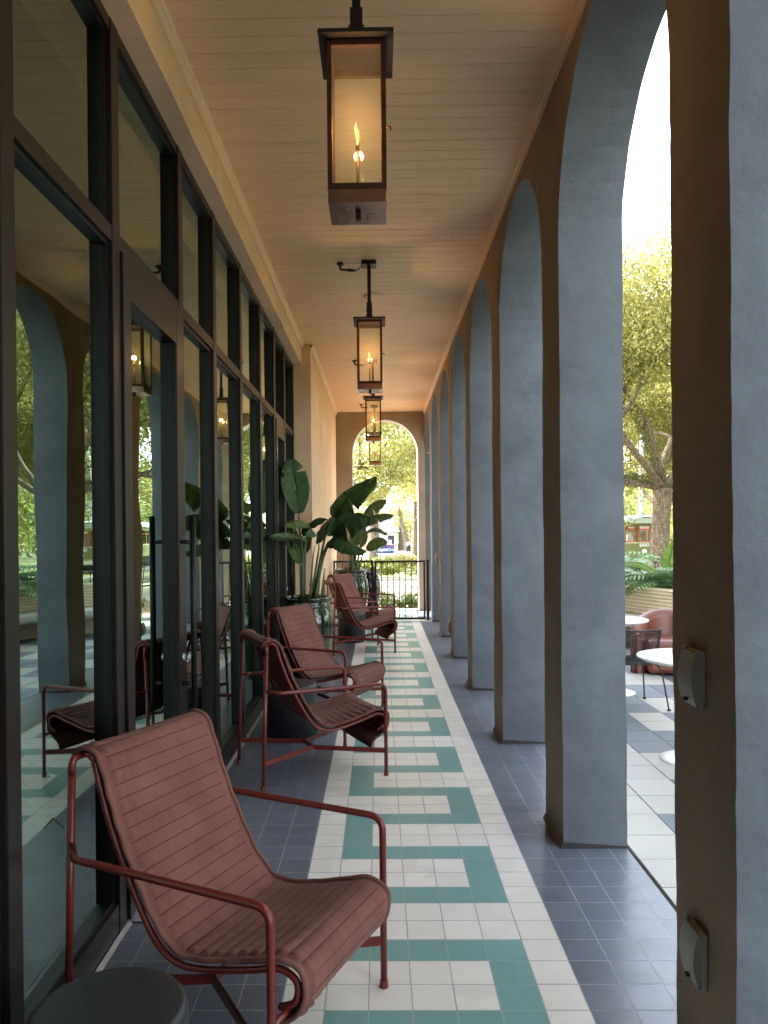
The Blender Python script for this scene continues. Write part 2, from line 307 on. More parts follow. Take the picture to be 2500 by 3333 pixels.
# ------------------------------------------------------------------ mesh helpers
class MB:
    def __init__(s): s.v = []; s.f = []; s.m = []; s.sm = []; s.mats = []; s.uv = {}
    def mi(s, m):
        if m not in s.mats: s.mats.append(m)
        return s.mats.index(m)
    def face(s, idx, m, smooth=False):
        s.f.append(tuple(idx)); s.m.append(s.mi(m)); s.sm.append(smooth)
    def quad(s, a, b, c, d, m, smooth=False):
        n = len(s.v); s.v += [tuple(a), tuple(b), tuple(c), tuple(d)]; s.face((n, n + 1, n + 2, n + 3), m, smooth)
    def box(s, x0, x1, y0, y1, z0, z1, m, bev=0.0):
        if bev <= 0:
            n = len(s.v)
            s.v += [(x, y, z) for z in (z0, z1) for y in (y0, y1) for x in (x0, x1)]
            for q in ((0, 2, 3, 1), (4, 5, 7, 6), (0, 1, 5, 4), (2, 6, 7, 3), (0, 4, 6, 2), (1, 3, 7, 5)): s.face([n + i for i in q], m)
            return
        b = bmesh.new(); bmesh.ops.create_cube(b, size=1)
        for v in b.verts: v.co = Vector(((x0 + x1) / 2 + v.co.x * (x1 - x0), (y0 + y1) / 2 + v.co.y * (y1 - y0), (z0 + z1) / 2 + v.co.z * (z1 - z0)))
        bmesh.ops.bevel(b, geom=b.edges[:], offset=bev, segments=2, profile=0.5, affect='EDGES')
        s.addbm(b, m); b.free()
    def addbm(s, b, m, smooth=False, T=None):
        n = len(s.v); b.verts.ensure_lookup_table()
        for v in b.verts: s.v.append(tuple(T @ v.co if T else v.co))
        for f in b.faces: s.face([n + v.index for v in f.verts], m, smooth)
    def tube(s, pts, r, m, seg=12, closed=False, cap=True, flat=None):
        P = [Vector(p) for p in pts]; n = len(P)
        rs = r if isinstance(r, (list, tuple)) else [r] * n
        T = []
        for i in range(n):
            a = P[(i - 1) % n] if (closed or i) else P[i]; b = P[(i + 1) % n] if (closed or i < n - 1) else P[i]
            t = (b - a); T.append(t.normalized() if t.length > 1e-9 else Vector((0, 0, 1)))
        N = T[0].orthogonal().normalized()
        if abs(T[0].z) < 0.9: N = (Vector((0, 0, 1)) - T[0] * T[0].z).normalized()
        base = len(s.v)
        for i in range(n):
            N = (N - T[i] * N.dot(T[i])).normalized(); B = T[i].cross(N)
            for k in range(seg):
                a = 2 * math.pi * k / seg
                c, d = math.cos(a), math.sin(a)
                if flat: c *= flat[0]; d *= flat[1]
                s.v.append(tuple(P[i] + (N * c + B * d) * rs[i]))
        for i in range(n if closed else n - 1):
            j = (i + 1) % n
            for k in range(seg):
                l = (k + 1) % seg
                s.face((base + i * seg + k, base + i * seg + l, base + j * seg + l, base + j * seg + k), m, True)
        if cap and not closed:
            s.face([base + k for k in range(seg)][::-1], m); s.face([base + (n - 1) * seg + k for k in range(seg)], m)
    def lathe(s, prof, m, seg=48, c=(0, 0), smooth=True):
        base = len(s.v)
        for r, z in prof:
            for k in range(seg):
                a = 2 * math.pi * k / seg; s.v.append((c[0] + r * math.cos(a), c[1] + r * math.sin(a), z))
        for i in range(len(prof) - 1):
            for k in range(seg):
                l = (k + 1) % seg
                s.face((base + i * seg + k, base + i * seg + l, base + (i + 1) * seg + l, base + (i + 1) * seg + k), m, smooth)
    def disc(s, c, r, m, seg=32, up=True, ry=None):
        n = len(s.v); ry = ry or r
        s.v += [(c[0] + r * math.cos(2 * math.pi * k / seg), c[1] + ry * math.sin(2 * math.pi * k / seg), c[2]) for k in range(seg)]
        q = list(range(n, n + seg)); s.face(q if up else q[::-1], m)
    def build(s, name, parent=None):
        me = bpy.data.meshes.new(name); me.from_pydata(s.v, [], s.f)
        for m in s.mats: me.materials.append(M[m])
        me.polygons.foreach_set('material_index', s.m); me.polygons.foreach_set('use_smooth', s.sm)
        if s.uv:
            u = me.uv_layers.new(name='UVMap')
            for p in me.polygons:
                for li, vi in zip(p.loop_indices, p.vertices): u.data[li].uv = s.uv.get(vi, (0, 0))
        me.update()
        o = bpy.data.objects.new(name, me); C.objects.link(o)
        if parent: o.parent = parent
        return o

def fillet(pts, r, n=6):
    P = [Vector(p) for p in pts]; out = [P[0]]
    for i in range(1, len(P) - 1):
        a, b, c = P[i - 1], P[i], P[i + 1]
        u = (a - b).normalized(); v = (c - b).normalized(); ang = u.angle(v)
        rr = r[i] if isinstance(r, (list, tuple)) else r
        d = min(rr / math.tan(ang / 2) if ang < math.pi - 1e-3 else 0, 0.49 * (a - b).length, 0.49 * (c - b).length)
        if d < 1e-5: out.append(b); continue
        p0 = b + u * d; p1 = b + v * d
        for k in range(n + 1):
            t = k / n; out.append(p0 * (1 - t) ** 2 + b * 2 * t * (1 - t) + p1 * t * t)
    out.append(P[-1]); return out

def spline(pts, n=8):
    P = [Vector(p) for p in pts]; P = [P[0] * 2 - P[1]] + P + [P[-1] * 2 - P[-2]]; out = []
    for i in range(1, len(P) - 2):
        for k in range(n):
            t = k / n; a, b, c, d = P[i - 1:i + 3]
            out.append(0.5 * ((2 * b) + (c - a) * t + (2 * a - 5 * b + 4 * c - d) * t * t + (3 * b - a - 3 * c + d) * t ** 3))
    out.append(P[-2]); return out

def empty(name, loc=(0, 0, 0), rz=0.0):
    o = bpy.data.objects.new(name, None); C.objects.link(o); o.location = loc; o.rotation_euler = (0, 0, rz); o.empty_display_size = 0.1; return o
def tag(o, label=None, cat=None, group=None, kind=None):
    if label: o['label'] = label
    if cat: o['category'] = cat
    if group: o['group'] = group
    if kind: o['kind'] = kind
    return o
def copy_tree(o, parent=None):
    c = o.copy(); C.objects.link(c)
    if parent: c.parent = parent
    for ch in [x for x in bpy.data.objects if x.parent == o]: copy_tree(ch, c)
    return c
def text(name, s, size, m, loc, rot, parent, shear=0.0, ext=0.004, bold=0.0, align='CENTER', sx=1.0):
    cu = bpy.data.curves.new(name, 'FONT'); cu.body = s; cu.size = size; cu.extrude = ext; cu.shear = shear; cu.align_x = align; cu.align_y = 'CENTER'; cu.offset = bold
    o = bpy.data.objects.new(name, cu); C.objects.link(o)
    dg = bpy.context.evaluated_depsgraph_get(); dg.update()
    me = bpy.data.meshes.new_from_object(o.evaluated_get(dg)); bpy.data.objects.remove(o)
    me.name = name; me.materials.clear(); me.materials.append(M[m])
    o = bpy.data.objects.new(name, me); C.objects.link(o); o.location = loc; o.rotation_euler = rot; o.scale = (sx, 1, 1)
    if parent: o.parent = parent
    return o
def nz(p, s=1.0): return noise.noise(Vector(p) * s)

# ------------------------------------------------------------------ setting: ground
T = 0.1524; X0 = -2.3461 * T; Y0 = 17.3857 * T
def gz(y): return -0.95 - 0.0065 * max(0, min(y, 110) - 18)
g = MB()
ys = [-60, 18, 30, 45, 70, 110, 160, 900]
for a, b in zip(ys[:-1], ys[1:]):
    g.quad((-400, a, gz(a)), (400, a, gz(a)), (400, b, gz(b)), (-400, b, gz(b)), 'grass')
tag(g.build('ground'), kind='structure')
g = MB(); e = 0.004
def strip(x0, x1, a, b, m, dz):
    g.quad((x0, a, gz(a) + dz), (x1, a, gz(a) + dz), (x1, b, gz(b) + dz), (x0, b, gz(b) + dz), m)
g.box(-14, 1.26, -26, -2.01, -1.2, -.03, 'walk'); tag(g.build('bounce_paving'), kind='structure')  # unseen pale paving added behind the camera to bounce light into the porch
g = MB()
strip(-60, 12, 26, 40.3, 'road', 0.012); tag(g.build('road'), kind='structure')
g = MB()
for a, b in ((40.3, 40.5), (25.8, 26)): g.box(-60, 12, a, b, gz(40) - .1, gz(40) + 0.13, 'walk')
tag(g.build('kerb'), kind='structure')
g = MB(); strip(-60, 10, 55, 62, 'walk', 0.03); strip(0.8, 3.9, 62, 110, 'walk', 0.034); strip(-60, .6, 66, 100, 'walk', 0.03)
tag(g.build('pavement'), kind='structure')
g = MB(); strip(-60, 11.5, 40.5, 43.2, 'mulch', 0.02); tag(g.build('mulch_bed'), kind='structure')
g = MB(); g.box(-10, 13, 16.4, 22, -1.2, -0.35, 'mulch'); tag(g.build('planting_bed'), kind='structure')
g = MB(); g.box(14.2, 15.0, -40, 140, -1.6, gz(60) + .16, 'walk'); g.box(18.6, 19.2, -40, 140, -1.6, gz(60) + .14, 'walk'); tag(g.build('tram_tracks'), kind='structure')

# porch floor: every tile its own face over a grout bed
g = MB()
g.box(-1.30, 1.262, -1.95, 15.98, -0.30, -0.0006, 'grout')
j = 0.0024
k0 = int((-1.8 - Y0) / T); k1 = int((15.95 - Y0) / T)
for k in range(k0, k1):
    ya, yb = Y0 + k * T, Y0 + (k + 1) * T
    for u in range(-6, 11):
        xa, xb = X0 + u * T, X0 + (u + 1) * T
        xa = max(xa, -1.12); xb = min(xb, 1.262)
        if xb - xa < 0.02: continue
        m = 'purple'
        if 0 <= u < 7:
            m = 'cream'; q = k % 6
            if 1 <= u <= 5 and q in (2, 5): m = 'green'
            if u == 5 and q in (5, 0, 1, 2): m = 'green'
            if u == 1 and q in (2, 3, 4, 5): m = 'green'
        jj = j * (0.7 + 0.5 * rnd.random())
        # mortar lines hardly show between neighbouring green tiles
        z = [rnd.uniform(-.00022, .00022) for _ in range(4)]
        g.quad((xa + jj, ya + jj, z[0]), (xb - jj, ya + jj, z[1]), (xb - jj, yb - jj, z[2]), (xa + jj, yb - jj, z[3]), m)
tag(g.build('porch_floor'), kind='structure')
g = MB(); g.box(-1.30, 1.262, 13.71, 13.88, -0.001, 0.012, 'cream', 0.004); tag(g.build('stone_threshold'), 'pale stone threshold strip under the iron gate', 'threshold')

# patio pavers
g = MB(); g.box(1.268, 6.2, -8, 15.6, -1.5, -0.035, 'gap')
TP = 0.305; jp = 0.0032
for r in range(-36, 38):
    for c in range(0, 16):
        xa, xb = 1.29 + c * TP, 1.29 + (c + 1) * TP; ya, yb = 3.885 + r * TP, 3.885 + (r + 1) * TP
        a = r // 2
        m = 'pgrey' if (a + c // 2) % 2 == 0 else 'pcream'
        if (c * 7 + a * 13) % 11 == 0: m = 'pcream' if m == 'pgrey' else 'pgrey'
        z = -0.012 + rnd.uniform(-.001, .001)
        n = len(g.v); d = 0.03
        g.v += [(xa + jp, ya + jp, z), (xb - jp, ya + jp, z), (xb - jp, yb - jp, z), (xa + jp, yb - jp, z), (xa + jp, ya + jp, z - d), (xb - jp, ya + jp, z - d), (xb - jp, yb - jp, z - d), (xa + jp, yb - jp, z - d)]
        g.face((n, n + 1, n + 2, n + 3), m)
        for q in ((0, 4, 5, 1), (1, 5, 6, 2), (2, 6, 7, 3), (3, 7, 4, 0)): g.face([n + i for i in q], m)
tag(g.build('patio_paving'), kind='structure')

# ------------------------------------------------------------------ arcade
XI, XO = 0.935, 1.262; CW = 0.42; PT = 1.935; CY = [2.05 + PT * k for k in range(-2, 8)]; ZS = 3.16; ZC = 4.02; AR = (PT - CW) / 2; AH = 0.75
def wob(p, amp=0.006):
    x, y, z = p
    return (x + amp * nz((x * 2, y * 2, z * 1.3), 1.0) + amp * .5 * nz((x, y + 9, z), 5) + .0016 * nz((x, y + 2, z), 17), y + amp * nz((x + 5, y * 2, z * 1.3), 1.0) + amp * .5 * nz((x + 3, y, z), 5) + .0016 * nz((x + 6, y + 2, z), 17), z)
def plane_grid(g, p00, p10, p11, p01, nu, nv, m):
    base = len(g.v); p00, p10, p11, p01 = map(Vector, (p00, p10, p11, p01))
    for i in range(nv + 1):
        for j_ in range(nu + 1):
            u, v = j_ / nu, i / nv
            g.v.append(wob((p00 * (1 - u) + p10 * u) * (1 - v) + (p01 * (1 - u) + p11 * u) * v))
    for i in range(nv):
        for j_ in range(nu):
            a = base + i * (nu + 1) + j_; g.face((a, a + 1, a + nu + 2, a + nu + 1), m, True)
arc = empty('arcade_wall', (0, 0, 0))
tag(arc, 'long plaster arcade wall of tall round arches, blue grey inside each arch, tan towards the walkway', 'arcade')
for y in CY[:-1]:
    g = MB(); ya, yb = y, y + CW
    plane_grid(g, (XI, ya, 0), (XO, ya, 0), (XO, ya, ZS), (XI, ya, ZS), 5, 120, 'blue')
    plane_grid(g, (XO, yb, 0), (XI, yb, 0), (XI, yb, ZS), (XO, yb, ZS), 5, 120, 'blue')
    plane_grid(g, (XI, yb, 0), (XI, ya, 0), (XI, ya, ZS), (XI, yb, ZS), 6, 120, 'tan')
    plane_grid(g, (XO, ya, 0), (XO, yb, 0), (XO, yb, ZS), (XO, ya, ZS), 6, 40, 'cream_out')
    col = g.build('column', arc)
    if y > 1:
        s = MB()
        # skirting fillet of hardened mortar at the foot on the walkway side
        n = 12
        for i in range(n):
            a0, a1 = ya - .004 + (CW + .008) * i / n, ya - .004 + (CW + .008) * (i + 1) / n
            w0, w1 = .012 + .006 * nz((a0, 1, 1), 9), .012 + .006 * nz((a1, 1, 1), 9)
            s.quad((XI - w0 - .004, a0, 0.001), (XI - .0, a0, 0.034), (XI - .0, a1, 0.034), (XI - w1 - .004, a1, 0.001), 'tan', True)
        s.quad((XI - .016, ya - .004, .001), (XO + .002, ya - .004, .001), (XO + .002, ya - .001, .012), (XI, ya - .001, .034), 'gap')
        s.build('base_fillet', col)
g = MB()
NA = 28
for ci, y in enumerate(CY[:-1]):
    # above the column
    ya, yb = y, y + CW
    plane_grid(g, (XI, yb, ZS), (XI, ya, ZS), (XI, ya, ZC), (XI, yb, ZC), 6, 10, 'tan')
    plane_grid(g, (XO, ya, ZS), (XO, yb, ZS), (XO, yb, ZC), (XO, ya, ZC), 6, 10, 'cream_out')
    if ci == len(CY) - 2: yn = 15.60
    else: yn = CY[ci + 1]
    cyy = (yb + yn) / 2; rr = (yn - yb) / 2
    for k in range(NA):
        a0 = math.pi * k / NA; a1 = math.pi * (k + 1) / NA
        p0 = (cyy - rr * math.cos(a0), ZS + AH * math.sin(a0)); p1 = (cyy - rr * math.cos(a1), ZS + AH * math.sin(a1))
        for (x, mm, fl_) in ((XI, 'tan', 1), (XO, 'cream_out', 0)):
            q = [wob((x, p0[0], p0[1])), wob((x, p1[0], p1[1])), (x, p1[0], ZC), (x, p0[0], ZC)]
            if fl_: q = q[::-1]
            g.quad(*q, mm)
        NS = 4
        for i in range(NS):
            xa = XI + (XO - XI) * i / NS; xb = XI + (XO - XI) * (i + 1) / NS
            g.quad(wob((xa, *p0)), wob((xa, *p1)), wob((xb, *p1)), wob((xb, *p0)), 'blue', True)
g.build('arch_band', arc)
# building mass above (its shade falls on porch and patio)
g = MB()
g.box(-9, 1.262, -2, 15.95, 4.16, 9.0, 'cream_out'); g.box(-1.3, 1.262, -2, 15.95, 4.05, 4.158, 'cream_out')
tag(g.build('upper_building'), 'pale rendered upper storey of the building above the walkway', 'building')

# ceiling boards (real V joints)
g = MB(); P = 0.127
y = -1.95 + (3.56 + 1.95) % P
while y < 15.60:
    ya, yb = y, min(y + P, 15.60); z = 4.022; b = 0.004; d = 0.007
    zz = z + rnd.uniform(-.0006, .0006)
    pr = [(ya, z + d), (ya + b, zz), (yb - b, zz), (yb, z + d)]
    cut = rnd.uniform(-.8, .8) if rnd.random() < .22 else None
    if cut: g.box(cut - .0012, cut + .0012, ya + b, yb - b, zz - .0006, zz + .001, 'gap')
    xs = [-1.0, 0.98]
    for i in range(3):
        g.quad((xs[0], pr[i][0], pr[i][1]), (xs[0], pr[i + 1][0], pr[i + 1][1]), (xs[1], pr[i + 1][0], pr[i + 1][1]), (xs[1], pr[i][0], pr[i][1]), 'board')
    y += P
tag(g.build('porch_ceiling'), kind='structure')
def moulding(x, sx, y0, y1, name, label):
    g = MB(); prof = [(0, 3.968), (0.012, 3.968), (0.016, 3.985), (0.030, 3.996), (0.034, 4.010), (0.045, 4.021)]
    for a, b in zip(prof[:-1], prof[1:]):
        q = [(x + sx * a[0], y0, a[1]), (x + sx * b[0], y0, b[1]), (x + sx * b[0], y1, b[1]), (x + sx * a[0], y1, a[1])]
        g.quad(*q, 'trim', False)
    return tag(g.build(name), label, 'moulding')
moulding(XI, -1, -1.9, 15.56, 'crown_moulding', 'painted crown moulding along the ceiling above the arches')
XB, XP, YP, YE = -0.980, -0.862, 9.87, 15.60
moulding(XB, 1, -1.9, YP, 'crown_moulding', 'painted crown moulding along the ceiling above the windows')
moulding(XP, 1, YP - .03, YE, 'crown_moulding', 'painted crown moulding along the ceiling over the solid wall')

# ------------------------------------------------------------------ left wall: beam, pier, end wall
g = MB(); plane_grid(g, (XB, -1.9, 3.77), (XB, YP, 3.77), (XB, YP, 4.03), (XB, -1.9, 4.03), 60, 4, 'tan_lit')
plane_grid(g, (XB, YP, 3.77), (XB, -1.9, 3.77), (-1.16, -1.9, 3.77), (-1.16, YP, 3.77), 60, 2, 'tan_lit')
g.box(-1.40, -1.16, -1.9, YP, 3.772, 4.14, 'tan_lit')
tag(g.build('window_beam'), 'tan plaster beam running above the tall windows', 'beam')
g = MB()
plane_grid(g, (-1.16, YP, 0), (XP, YP, 0), (XP, YP, 4.04), (-1.16, YP, 4.04), 5, 50, 'tan_lit')
plane_grid(g, (XP, YP, 0), (XP, YE, 0), (XP, YE, 4.04), (XP, YP, 4.04), 50, 40, 'tan_lit')
g.box(-3, -1.161, YP + .01, 15.9, 0, 4.1, 'tan_lit')
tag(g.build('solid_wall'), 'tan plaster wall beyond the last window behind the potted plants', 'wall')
g = MB(); ax, ar, az, ah = 0.13, 0.66, 3.19, 0.665
for (y, fl_, mm) in ((YE, 1, 'tan'), (15.95, 0, 'cream_out')):
    def qd(a, b, c, d):
        q = [a, b, c, d]; g.quad(*(q if fl_ else q[::-1]), mm)
    qd((-1.2, y, 0), (ax - ar, y, 0), (ax - ar, y, az), (-1.2, y, az)); qd((ax + ar, y, 0), (1.262, y, 0), (1.262, y, az), (ax + ar, y, az))
    qd((-1.2, y, az), (ax - ar, y, az), (ax - ar, y, 4.1), (-1.2, y, 4.1)); qd((ax + ar, y, az), (1.262, y, az), (1.262, y, 4.1), (ax + ar, y, 4.1))
    for k in range(36):
        a0, a1 = math.pi * k / 36, math.pi * (k + 1) / 36
        p0 = (ax - ar * math.cos(a0), az + ah * math.sin(a0)); p1 = (ax - ar * math.cos(a1), az + ah * math.sin(a1))
        qd((p0[0], y, p0[1]), (p1[0], y, p1[1]), (p1[0], y, 4.1), (p0[0], y, 4.1))
for k in range(36):
    a0, a1 = math.pi * k / 36, math.pi * (k + 1) / 36
    p0 = (ax - ar * math.cos(a0), az + ah * math.sin(a0)); p1 = (ax - ar * math.cos(a1), az + ah * math.sin(a1))
    g.quad((p0[0], YE, p0[1]), (p0[0], 15.95, p0[1]), (p1[0], 15.95, p1[1]), (p1[0], YE, p1[1]), 'cream_out', True)
g.quad((ax + ar, YE, 0), (ax + ar, YE, az), (ax + ar, 15.95, az), (ax + ar, 15.95, 0), 'cream_out')
g.quad((ax - ar, YE, 0), (ax - ar, 15.95, 0), (ax - ar, 15.95, az), (ax - ar, YE, az), 'cream_out')
g.quad((1.262, YE, 0), (1.262, 15.95, 0), (1.262, 15.95, 4.1), (1.262, YE, 4.1), 'cream_out')
g.quad((XI, YE - .003, 0), (1.262, YE - .003, 0), (1.262, YE - .003, ZS + .01), (XI, YE - .003, ZS + .01), 'blue')
tag(g.build('end_wall'), 'tan end wall with one wide round arch at the far end of the walkway', 'wall')

g = MB(); g.box(-1.4, 1.262, -2.0, -1.84, 0, 4.1, 'tan'); tag(g.build('light_block_wall'), 'unseen plaster wall added behind the camera to block light from the walkway', 'wall')  # unseen wall, added to keep light from behind off the near columns
# ------------------------------------------------------------------ storefront
XF, XG = -1.080, -1.130
ML = [-1.80, -.7, 0.30, 1.25, 2.205, 3.145, 4.195, 5.07, 6.045, 7.05, 7.99, 8.85, 9.78]
MW = 0.088
st = empty('storefront', (0, 0, 0))
tag(st, 'dark bronze framed wall of tall windows along the walkway', 'window wall')
DOORS = (5, 10)
for i, y in enumerate(ML):
    g = MB(); g.box(XF - .12, XF, y, y + MW, 0.0, 3.768, 'bronze', 0.003); g.build('mullion', st)
for i in range(len(ML) - 1):
    ya, yb = ML[i] + MW, ML[i + 1]
    g = MB(); g.box(XF - .12, XF - .004, ya + .001, yb - .001, 2.850, 2.915, 'bronze', 0.003); g.build('transom_bar', st)
    g = MB(); g.box(XF - .12, XF - .004, ya + .001, yb - .001, 3.715, 3.768, 'bronze', 0.003); g.build('head_bar', st)
    def pane(z0, z1, parent=st, x=XG, y0=ya, y1=yb, nm='window_pane', sw=.018):
        s = MB(); d = .028
        for (a, b, c, e_) in ((y0, y0 + sw, z0, z1), (y1 - sw, y1, z0, z1), (y0 + sw, y1 - sw, z0, z0 + sw), (y0 + sw, y1 - sw, z1 - sw, z1)):
            s.box(x - .01, x + d, a + .0005, b - .0005, c + .0005, e_ - .0005, 'bronze2')
        s.build('glazing_bead', parent)
        p = MB(); p.quad((x, y0 + sw, z0 + sw), (x, y1 - sw, z0 + sw), (x, y1 - sw, z1 - sw), (x, y0 + sw, z1 - sw), 'glass'); p.build(nm, parent)
    pane(2.915, 3.715)
    if i in DOORS:
        dr = empty('door', (0, 0, 0)); dr.parent = st
        g = MB(); x0, x1 = XF - .07, XF + .012; sw = .095
        a, b = ya + .008, yb - .008
        g.box(x0, x1, a, a + sw, .015, 2.842, 'bronze', .004); g.box(x0, x1, b - sw, b, .015, 2.842, 'bronze', .004)
        g.box(x0, x1 - .002, a + sw, b - sw, 2.66, 2.842, 'bronze', .004); g.box(x0, x1 - .002, a + sw, b - sw, .015, .26, 'bronze', .004)
        g.build('door_frame', dr)
        g = MB(); sq = .014
        g.box(x0 + .01, x1 - .008, a + sw, a + sw + sq, .26, 2.66, 'bronze2'); g.box(x0 + .01, x1 - .008, b - sw - sq, b - sw, .26, 2.66, 'bronze2')
        g.build('glazing_bead', dr)
        g = MB(); xx = XF - .035; g.quad((xx, a + sw, .26), (xx, b - sw, .26), (xx, b - sw, 2.66), (xx, a + sw, 2.66), 'glass'); g.build('door_glass', dr)
        g = MB(); hy = b - sw * .55; hx = XF + .075
        g.tube([(hx, hy, .70), (hx, hy, 1.74)], .016, 'black', 14)
        for z in (.84, 1.60): g.tube([(XF + .005, hy, z), (hx, hy, z)], .011, 'black', 10)
        g.build('handle', dr)
        g = MB()
        for q in range(5): g.box(XF - .03 + q * .022, XF - .012 + q * .022, a, b, .001, .012 - .001 * q, 'alu')
        g.box(XF - .05, XF + .085, a, b, .0, .007, 'alu'); g.build('door_threshold', dr)
        g = MB(); g.tube([(XF + .012, hy, .98), (XF + .026, hy, .98)], .02, 'alu', 16); g.build('lock_cylinder', dr)
    else:
        g = MB(); g.box(XF - .12, XF - .004, ya + .001, yb - .001, .012, .130, 'bronze', 0.003); g.build('bottom_bar', st)
        pane(.130, 2.850)
g = MB(); cut = False
n = 160
for i in range(n):
    a, b = -1.8 + 11.67 * i / n, -1.8 + 11.67 * (i + 1) / n
    if a > ML[5] - .02 and not cut:
        g.build('sealant_strip', st); g = MB(); cut = True
    if ML[5] - .05 < a < ML[5]: continue
    w0, w1 = .020 + .010 * nz((a, 3, 3), 6), .020 + .010 * nz((b, 3, 3), 6)
    g.quad((XF, a, .012), (XF + w0, a, .003), (XF + w1, b, .003), (XF, b, .012), 'alu', True)
g.build('sealant_strip', st)
# room behind the glass
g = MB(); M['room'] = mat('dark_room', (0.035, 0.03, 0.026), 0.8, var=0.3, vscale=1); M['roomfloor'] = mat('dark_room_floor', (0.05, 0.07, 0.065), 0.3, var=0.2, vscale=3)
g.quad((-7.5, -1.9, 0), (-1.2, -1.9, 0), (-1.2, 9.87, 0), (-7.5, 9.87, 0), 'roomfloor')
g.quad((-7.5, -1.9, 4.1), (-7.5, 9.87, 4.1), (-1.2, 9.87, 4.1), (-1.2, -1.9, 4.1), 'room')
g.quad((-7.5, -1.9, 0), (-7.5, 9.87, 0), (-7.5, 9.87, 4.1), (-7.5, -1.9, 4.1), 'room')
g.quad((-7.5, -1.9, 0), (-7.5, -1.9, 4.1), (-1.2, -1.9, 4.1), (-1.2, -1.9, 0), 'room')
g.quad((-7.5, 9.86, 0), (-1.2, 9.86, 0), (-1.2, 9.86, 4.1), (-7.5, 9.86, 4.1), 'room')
tag(g.build('interior_room'), kind='structure')
# a spotlight can inside, seen through the first window
t_ = empty('ceiling_spotlight', (-1.62, 2.9, 2.55)); tag(t_, 'small lit spotlight can hanging inside the first window', 'spotlight')
g = MB(); g.lathe([(0, .12), (.035, .12), (.035, 0), (.030, 0)], 'copper', 24); g.tube([(0, 0, .12), (0, 0, 1.5)], .004, 'black', 8); g.build('lamp_can', t_)
g = MB(); M['spot'] = emit('warm_bulb', (1, .7, .35), 4); g.disc((0, 0, .012), .028, 'spot', 24, up=False); g.build('bulb', t_)
# green strap-leaf plant inside the first window
def strap_plant(loc, n, L, name, label, m='shrub', seed=1):
    r = random.Random(seed); root = empty(name, loc); tag(root, label, 'plant')
    g = MB()
    for k in range(n):
        a = r.uniform(0, 2 * math.pi); l = L * r.uniform(.6, 1); h = r.uniform(.4, .9)
        pts = [Vector((math.cos(a) * l * t * .8, math.sin(a) * l * t * .8, .25 + l * (h * t - 1.1 * t * t * .7))) for t in [i / 8 for i in range(9)]]
        s = Vector((-math.sin(a), math.cos(a), 0)); base = len(g.v)
        for i, p in enumerate(pts):
            w_ = .022 * math.sin(math.pi * min(1, (i + .6) / 8.6)) + .002
            g.v += [tuple(p - s * w_), tuple(p + Vector((0, 0, -.006))), tuple(p + s * w_)]
        for i in range(8):
            for q in (0, 1): g.face((base + i * 3 + q, base + i * 3 + q + 1, base + i * 3 + q + 4, base + i * 3 + q + 3), m, True)
    g.build('leaves', root)
    g = MB(); g.lathe([(0, .0), (.09, 0), (.12, .24), (.11, .24), (.10, .2), (0, .2)], 'white', 24); g.build('planter_pot', root)
    return root
g = MB(); g.box(-1.75, -1.35, 2.35, 2.75, 0.0, .48, 'bronze', .01); tag(g.build('plant_stand'), 'dark block stand inside the first window', 'stand')
strap_plant((-1.55, 2.55, .481), 34, .62, 'indoor_plant', 'arching strap leaf plant inside behind the first window', 'canna')

